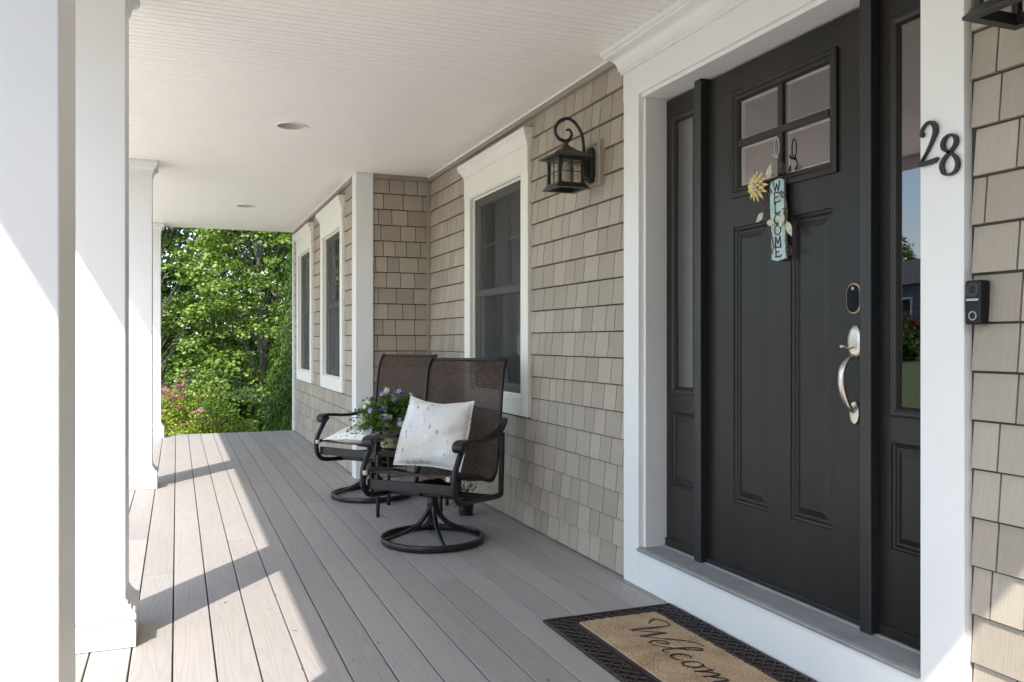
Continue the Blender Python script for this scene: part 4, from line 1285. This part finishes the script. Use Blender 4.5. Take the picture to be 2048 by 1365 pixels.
# leaf clouds
def leaf_cloud(name, cen, nrm, size, mat, parent, shape='leaf', seed=0):
    r_ = np.random.RandomState(seed)
    T = {'leaf': np.array([(0, -.5, 0), (.30, -.12, .06), (.24, .2, .05), (0, .55, -.02), (-.24, .2, .05), (-.30, -.12, .06)]),
         'maple': np.array([(0, -.5, 0), (.22, -.30, .03), (.52, -.12, .08), (.27, .06, .02), (.36, .36, .06), (0, .58, -.04), (-.36, .36, .06), (-.27, .06, .02), (-.52, -.12, .08), (-.22, -.30, .03)]),
         'spray': np.array([(0, -.5, 0), (.16, -.1, .02), (.22, .3, .0), (.06, .22, .02), (0, .6, 0), (-.06, .22, .02), (-.22, .3, 0), (-.16, -.1, .02)]),
         'petal': np.array([(0, -.5, 0), (.42, -.1, .05), (.38, .35, .1), (0, .5, .06), (-.38, .35, .1), (-.42, -.1, .05)])}[shape]
    k = len(T); n = len(cen)
    cen = np.asarray(cen, float); nrm = np.asarray(nrm, float)
    nrm /= np.linalg.norm(nrm, axis=1)[:, None] + 1e-9
    ref = r_.normal(size=(n, 3)); t = np.cross(nrm, ref); t /= np.linalg.norm(t, axis=1)[:, None] + 1e-9
    b = np.cross(nrm, t)
    if shape == 'spray':                       # sprays hang and fan upwards
        up = np.tile([0, 0, 1.0], (n, 1)) + r_.normal(size=(n, 3)) * .35
        b = up - nrm * np.sum(up * nrm, 1)[:, None]; b /= np.linalg.norm(b, axis=1)[:, None] + 1e-9; t = np.cross(b, nrm)
    s = np.asarray(size, float).reshape(-1, 1, 1) * np.ones((n, 1, 1))
    V = cen[:, None, :] + s * (T[None, :, 0:1] * t[:, None, :] + T[None, :, 1:2] * b[:, None, :] + T[None, :, 2:3] * nrm[:, None, :])
    me = bpy.data.meshes.new(name)
    me.vertices.add(n * k); me.vertices.foreach_set('co', V.reshape(-1).astype(np.float32))
    me.loops.add(n * k); me.loops.foreach_set('vertex_index', np.arange(n * k, dtype=np.int32))
    me.polygons.add(n); me.polygons.foreach_set('loop_start', np.arange(0, n * k, k, dtype=np.int32))
    me.update(calc_edges=True); me.validate()
    me.materials.append(mat)
    o = bpy.data.objects.new(name, me); COL.objects.link(o)
    if parent is not None: o.parent = parent
    return o

# planter with violas on the table
PX_, PY_ = 1.350, 5.590
pl = empty('flower_planter', (PX_, PY_, .431))
MB().lathe([(.001, .0), (.066, .0), (.076, .006), (.080, .040), (.075, .044), (.058, .042), (.050, .048), (.052, .057), (.062, .075), (.078, .145), (.080, .150), (.084, .152), (.084, .170), (.078, .172), (.074, .150), (.001, .150)], 0, 0, 32).build('pot', M['pot_clay'], pl, smooth=False)
smooth_by_angle(pl.children[0], 40)
MB().lathe([(.001, .158), (.075, .155)], 0, 0, 20).build('soil', M['soil'], pl)
r_ = np.random.RandomState(21)
cen, nr, tips = [], [], []
stm = MB()
for k in range(210):
    a = r_.uniform(0, 6.283); out = r_.uniform(.03, .30); hgt = r_.uniform(.0, .20) * (1.1 - out * 1.6)
    hang = out > .12 and r_.rand() < .6
    p0 = np.array([.05 * math.cos(a), .05 * math.sin(a), .155])
    p2 = np.array([out * math.cos(a), out * math.sin(a), .165 + hgt - (r_.uniform(.04, .17) if hang else 0)])
    p1 = (p0 + p2) / 2 + np.array([.02 * math.cos(a), .02 * math.sin(a), .06])
    pts = [tuple((1 - t) ** 2 * p0 + 2 * t * (1 - t) * p1 + t * t * p2) for t in np.linspace(0, 1, 5)]
    stm.tube(pts, .0016, 4, cap=False)
    for t in np.linspace(.25, 1, 11):
        p = (1 - t) ** 2 * p0 + 2 * t * (1 - t) * p1 + t * t * p2
        for q in range(2):
            cen.append(p + r_.normal(size=3) * .014); nr.append([r_.normal() * .7, r_.normal() * .7, 1 + r_.normal() * .4])
    tips.append((p2, a))
stuff(stm.build('stems', M['stem'], pl))
stuff(leaf_cloud('foliage', cen, nr, r_.uniform(.018, .034, len(cen)), M['viola_leaf'], pl, 'leaf', 3))
# viola blossom: five overlapping petals
def blossom_mesh(name, mat):
    cs, ns, sz = [], [], []
    for k, (a, s) in enumerate(((.5, 1.0), (2.64, 1.0), (-.55, .95), (3.7, .95), (-1.57, 1.15))):
        cs.append((.0085 * math.cos(a), .002 * (k % 2), .0085 * math.sin(a))); ns.append((.15 * math.cos(a), -1, .15 * math.sin(a))); sz.append(.026 * s)
    o = leaf_cloud(name, cs, ns, sz, mat, None, 'petal', 5)
    me = o.data; bpy.data.objects.remove(o); return me
BL = [blossom_mesh('blossom', M['viola_purple']), blossom_mesh('blossom', M['viola_white'])]
for i in range(135):
    p, a = tips[(i * 7) % len(tips)] if i < 110 else tips[r_.randint(len(tips))]
    p = p + r_.normal(size=3) * .014 + np.array([.006 * math.cos(a), .006 * math.sin(a), .012])
    instance(BL[0 if r_.rand() < .62 else 1], 'blossom', pl, tuple(p), (r_.uniform(-.6, .5), r_.uniform(-.4, .4), a + math.pi / 2 + r_.uniform(-.7, .7) if r_.rand() < .6 else -.4 + r_.uniform(-.8, .8)), (1, 1, 1))
tag(pl, 'pale clay planter overflowing with purple and white violas on the side table', 'planter')

# small black nursery pot behind the nearer chair
np_ = empty('nursery_pot', (1.775, 5.305, 0))
MB().lathe([(.001, .001), (.044, .001), (.055, .088), (.059, .089), (.059, .097), (.053, .098), (.051, .085), (.001, .083)], 0, 0, 28).build('pot', M['pot_black'], np_, smooth=False)
smooth_by_angle(np_.children[0], 40)
cen, nr = [], []; stm = MB()
for k in range(46):
    a = r_.uniform(0, 6.28); o_ = r_.uniform(.02, .13); h_ = r_.uniform(.12, .27) - o_ * .6
    p0 = np.array([.02 * math.cos(a), .02 * math.sin(a), .085]); p2 = np.array([o_ * math.cos(a), o_ * math.sin(a), h_])
    stm.tube([tuple(p0 + (p2 - p0) * t) for t in (0, .5, 1)], .0012, 4, cap=False)
    for t in np.linspace(.3, 1, 8): cen.append(p0 + (p2 - p0) * t + r_.normal(size=3) * .008); nr.append([r_.normal() * .6, r_.normal() * .6, 1])
stuff(stm.build('stems', M['stem'], np_))
stuff(leaf_cloud('foliage', cen, nr, r_.uniform(.014, .026, len(cen)), M['viola_leaf'], np_, 'leaf', 4))
tag(np_, 'small black nursery pot with a green seedling on the deck by the wall', 'plant pot')

# crumbs of leaf and bark blown onto the boards
m = MB()
r_ = np.random.RandomState(5)
for k in range(70):
    x, y = r_.uniform(.1, 1.95), r_.uniform(2.6, 9.5)
    if MX0 - .02 < x < MX1 + .02 and y < MY1 + .02 or x > X2 - .05 and y > YR - .1: continue
    a = r_.uniform(0, 3.1); l_, w_ = r_.uniform(.003, .011), r_.uniform(.0015, .004); h_ = .001
    P = [(x + math.cos(a) * l_ * i - math.sin(a) * w_ * j, y + math.sin(a) * l_ * i + math.cos(a) * w_ * j, h_ + (.002 if i > 0 else 0)) for i, j in ((-1, -.4), (0, -1), (1, -.2), (.8, .5), (0, 1), (-.9, .5))]
    m.add(P, [tuple(range(6))])
lit_ = stuff(m.build('leaf_litter', M['litter']))
tag(lit_, 'scattered crumbs of dry leaf and bark on the deck boards', 'leaf litter')

# ================================================================== GARDEN
def tree(name, loc, height, spread, nclus, label, mat, seed, trunk_r=.09, low=.05, lsize=(.042, .076), per=165, sprays=2, clump=1.0, shape='leaf', group='maple trees beyond the porch'):
    r_ = np.random.RandomState(seed)
    root = empty(name, (loc[0], loc[1], terrain(loc[0], loc[1]) - .05))
    bark = MB()
    lean = r_.normal(size=2) * .03
    trunk = [(lean[0] * z + .05 * math.sin(z * 1.1 + seed), lean[1] * z + .05 * math.cos(z * .9), z) for z in np.linspace(0, height * .92, 12)]
    bark.tube(trunk, [trunk_r * (1 - .85 * i / 11) + .008 for i in range(12)], 8)
    cen, nr, sz = [], [], []
    for k in range(nclus):
        f = low + (1 - low) * ((k + .5) / nclus)
        z = f * height
        prof = (math.sin(math.pi * min(1, .18 + .82 * f) ** .9)) ** .7 if f > .3 else .85
        R = spread * max(.15, prof) * r_.uniform(.35, 1.0) ** .6
        a = k * 2.399 + r_.uniform(-.4, .4)
        zi = min(11, int(f * .8 * 11)); base = np.array(trunk[max(0, zi - 1)])
        tip = np.array([R * math.cos(a), R * math.sin(a), z + R * .18 + r_.uniform(-.1, .2)])
        mid = (base + tip) / 2 + np.array([0, 0, .22 * R])
        path = [(1 - t) ** 2 * base + 2 * t * (1 - t) * mid + t * t * tip for t in np.linspace(0, 1, 6)]
        rr = trunk_r * .17 * (1 - .6 * f)
        bark.tube([tuple(p) for p in path], [rr * (1 - .8 * i / 5) + .004 for i in range(6)], 5, cap=False)
        out = np.array([math.cos(a), math.sin(a), 0])
        for q in range(sprays):                              # rounded leaf clumps: one at the limb's tip, the others further in
            c = path[5] if q == 0 else path[5 - q] + r_.normal(size=3) * np.array([.22, .22, .12])
            n = int(per * r_.uniform(.7, 1.3))
            rad = r_.uniform(.26, .52) * (clump if q == 0 else clump * .8)
            u = r_.normal(size=(n, 3)); u[:, 2] = np.abs(u[:, 2]) * .9 - .18
            u /= np.linalg.norm(u, axis=1)[:, None]
            d = u * (rad * r_.uniform(.55, 1.08, n) ** .7)[:, None] * np.array([1, 1, .58])
            d[:, 2] -= .22 * (d[:, 0] * out[0] + d[:, 1] * out[1])      # clumps droop outwards
            cen.append(c + d); w = r_.normal(size=(n, 3)) * .45 + u * .75 + np.array([0, 0, .75])
            nr.append(w); sz.append(r_.uniform(lsize[0], lsize[1], n))
    stuff_o = bark.build('trunk', M['bark'], root, smooth=True)
    leaf_cloud('crown', np.concatenate(cen), np.concatenate(nr), np.concatenate(sz), mat, root, shape, seed)
    tag(root, label, 'tree', group)
ML, DL = M['maple_leaf'], M['dark_leaf']
tree('maple_tree', (1.42, 16.2), 6.2, 1.35, 80, 'slender young maple with pale thin trunk nearest the hedge', ML, 31, .030, .12, shape='maple')
tree('maple_tree', (-.75, 17.6), 8.5, 2.1, 115, 'bushy maple just right of the farthest column', ML, 32, .06, shape='maple')
tree('maple_tree', (2.7, 18.6), 9.0, 2.1, 105, 'tall maple rising behind the conical hedge', ML, 33, .07, shape='maple')
tree('maple_tree', (.75, 19.6), 10.0, 2.3, 125, 'dense dark maple filling the middle of the gap', DL, 34, .065, shape='maple')
tree('maple_tree', (-3.0, 19.8), 9.5, 2.4, 105, 'maple mostly hidden behind the porch columns', ML, 35, .12)
tree('maple_tree', (-.6, 22.6), 11.5, 2.8, 115, 'tall maple at the back of the gap', ML, 36, .14)
tree('maple_tree', (3.2, 23.0), 11.0, 2.8, 110, 'rear maple touching the house corner', DL, 37, .14)
tree('maple_tree', (-5.6, 20.5), 10.0, 2.7, 100, 'maple hidden at the far left behind the columns', DL, 38, .13)

# woodland that closes the view behind the trees
r_ = np.random.RandomState(77); n = 14000
c = np.stack([r_.uniform(-14, 14, n), r_.uniform(27, 31, n), r_.uniform(-.6, 9, n)], 1)
w = stuff(leaf_cloud('woodland', c, r_.normal(size=(n, 3)) * .6 + np.array([0, -.5, 1]), r_.uniform(.2, .36, n), DL, None, 'maple', 8))
tag(w, 'dark mass of woodland leaves behind the maples', 'woodland')

def arborvitae(loc, h, R, label, seed):
    r_ = np.random.RandomState(seed)
    root = empty('arborvitae', (loc[0], loc[1], terrain(*loc) - .03))
    MB().tube([(0, 0, z) for z in np.linspace(0, h * .9, 6)], [.06 - .009 * i for i in range(6)], 8).build('trunk', M['bark'], root, smooth=True)
    n = 46000
    z = h * (1 - np.sqrt(r_.rand(n))) * .98 + .03
    prof = R * np.clip((1 - (z / h) ** 1.35), .02, 1) * np.clip(.8 + z / .9, 0, 1.0)
    a = r_.uniform(0, 6.283, n)
    lump = 1 + .10 * np.sin(5 * a + z * 4) + .07 * np.sin(11 * a - z * 7)
    q = prof * lump * (1 - .30 * r_.rand(n) ** 2)
    c = np.stack([q * np.cos(a), q * np.sin(a), z], 1)
    aa = a + r_.normal(size=n) * .6
    nr = np.stack([np.cos(aa), np.sin(aa), .25 + r_.normal(size=n) * .25], 1)
    leaf_cloud('foliage', c, nr, r_.uniform(.032, .066, n), M['thuja'], root, 'spray', seed)
    tag(root, label, 'hedge tree', 'arborvitae beside the house corner')
arborvitae((2.02, 13.0), 5.6, .80, 'conical bright green arborvitae nearest the house corner', 41)
arborvitae((2.25, 14.7), 5.4, .80, 'conical arborvitae standing behind the first one', 42)

def shrub(name, loc, R, h, nleaf, mat, label, seed, size=(.03, .05), cat='shrub', group=None):
    r_ = np.random.RandomState(seed)
    root = empty(name, (loc[0], loc[1], terrain(*loc) - .02))
    st = MB(); cen, nr = [], []
    ns = 46
    for k in range(ns):
        a = r_.uniform(0, 6.283); q = R * math.sqrt(r_.rand()); hh = h * (1 - .55 * (q / R) ** 2) * r_.uniform(.7, 1.05)
        tip = np.array([q * math.cos(a), q * math.sin(a), hh]); base = tip * np.array([.15, .15, 0])
        mid = (base + tip) / 2 + np.array([-.1 * math.cos(a), -.1 * math.sin(a), .1]) * R
        path = [(1 - t) ** 2 * base + 2 * t * (1 - t) * mid + t * t * tip for t in np.linspace(0, 1, 6)]
        st.tube([tuple(p) for p in path], .005, 4, cap=False)
        m_ = nleaf // ns
        t = r_.uniform(.15, 1, m_) ** .7
        P = ((1 - t) ** 2)[:, None] * base + (2 * t * (1 - t))[:, None] * mid + (t * t)[:, None] * tip
        cen.append(P + r_.normal(size=(m_, 3)) * .065 * R * 1.3); nr.append(r_.normal(size=(m_, 3)) * .6 + np.array([.3 * math.cos(a), .3 * math.sin(a), 1]))
    stuff(st.build('stems', M['bark'], root))
    cen = np.concatenate(cen)
    leaf_cloud('foliage', cen, np.concatenate(nr), r_.uniform(size[0], size[1], len(cen)), mat, root, 'leaf', seed)
    tag(root, label, cat, group)
    return root, cen
sp, cen = shrub('spirea_bush', (.17, 12.75), .92, 1.24, 9000, M['spirea_leaf'], 'yellow green spirea bush with pink flower heads at the deck end', 51)
# flat pink flower heads on the spirea
hc = r_.normal(size=(60, 3)) * np.array([.022, .022, .006])
fo = leaf_cloud('flower_head', hc, r_.normal(size=(60, 3)) * .4 + np.array([0, 0, 1]), r_.uniform(.010, .018, 60), M['spirea_flower'], None, 'petal', 6)
FM = fo.data; bpy.data.objects.remove(fo)
top = cen[np.argsort(-(cen[:, 2] - .3 * cen[:, 1] + r_.normal(size=len(cen)) * .14))][:260]
for p in top[::6]:
    s = r_.uniform(.7, 1.35)
    instance(FM, 'flower_head', sp, (p[0], p[1], p[2] + .04), (r_.uniform(-.4, .4), r_.uniform(-.4, .4), r_.uniform(0, 6)), (s, s, s))
shrub('understory_shrub', (.95, 14.3), .75, 1.05, 4200, M['dark_leaf'], 'low dark green shrub between the spirea and the hedge', 52, (.05, .09))
shrub('understory_shrub', (-.9, 14.6), .95, 1.9, 4600, M['dark_leaf'], 'taller dark shrub behind the spirea bush', 53, (.06, .10))
shrub('understory_shrub', (.35, 15.2), .85, 1.5, 4200, M['maple_leaf'], 'mid green shrub under the young maple', 54, (.05, .09))

# ------------------------------------------------------------------ across the road (seen mirrored in the sidelight glass)
hx, hy_ = -43.0, 44.0
oh = empty('neighbour_house', (hx, hy_, terrain(hx, hy_)), math.radians(12))
MB().box(-4.5, 4.5, -8, 8, -.3, 3.1).build('wall', M['house_blue'], oh)
m = MB(); m.add([(-5, -8.6, 3.1), (5, -8.6, 3.1), (5, 8.6, 3.1), (-5, 8.6, 3.1), (0, -8.6, 5.3), (0, 8.6, 5.3)], [(0, 1, 2, 3), (1, 2, 5, 4), (0, 4, 5, 3), (0, 1, 4), (3, 5, 2)])
m.build('roof', M['roof'], oh)
for yy in (-5.6, -2.4, .8, 4.2):
    f = MB(); nested(f, yy - .65, yy + .65, .9, 2.35, [(0, 4.48), (0, 4.56), (.12, 4.56), (.12, 4.49)], False); w_ = f.build('window', M['white'], oh)
    MB().box(4.49, 4.52, yy - .52, yy + .52, 1.02, 2.23).build('pane', M['dark_glass_plate'], w_)
tag(oh, 'blue grey neighbouring house with white windows mirrored in the sidelight glass', 'house')
for i, (x, y, R, h, mm) in enumerate(((-34.5, 35.2, 1.5, 1.7, 'red_leaf'), (-36.2, 38.6, 1.4, 1.5, 'dark_leaf'), (-27.9, 30.3, 1.3, 1.45, 'dark_leaf'))):
    shrub('garden_shrub', (x, y), R, h, 2400, M[mm], ('russet shrub in front of the neighbouring house', 'green shrub beside the russet one, across the road', 'rounded green shrub nearest the road, across the street')[i], 60 + i, (.14, .24))
tree('street_tree', (-50, 54), 9, 3.2, 90, 'leafy tree behind the neighbouring house', DL, 71, .16, .25, (.22, .34), 60, clump=2.2, group='trees across the road')
tree('street_tree', (-30, 60), 10, 3.4, 90, 'tall leafy tree beside the neighbouring house', ML, 72, .16, .25, (.22, .34), 60, clump=2.2, group='trees across the road')
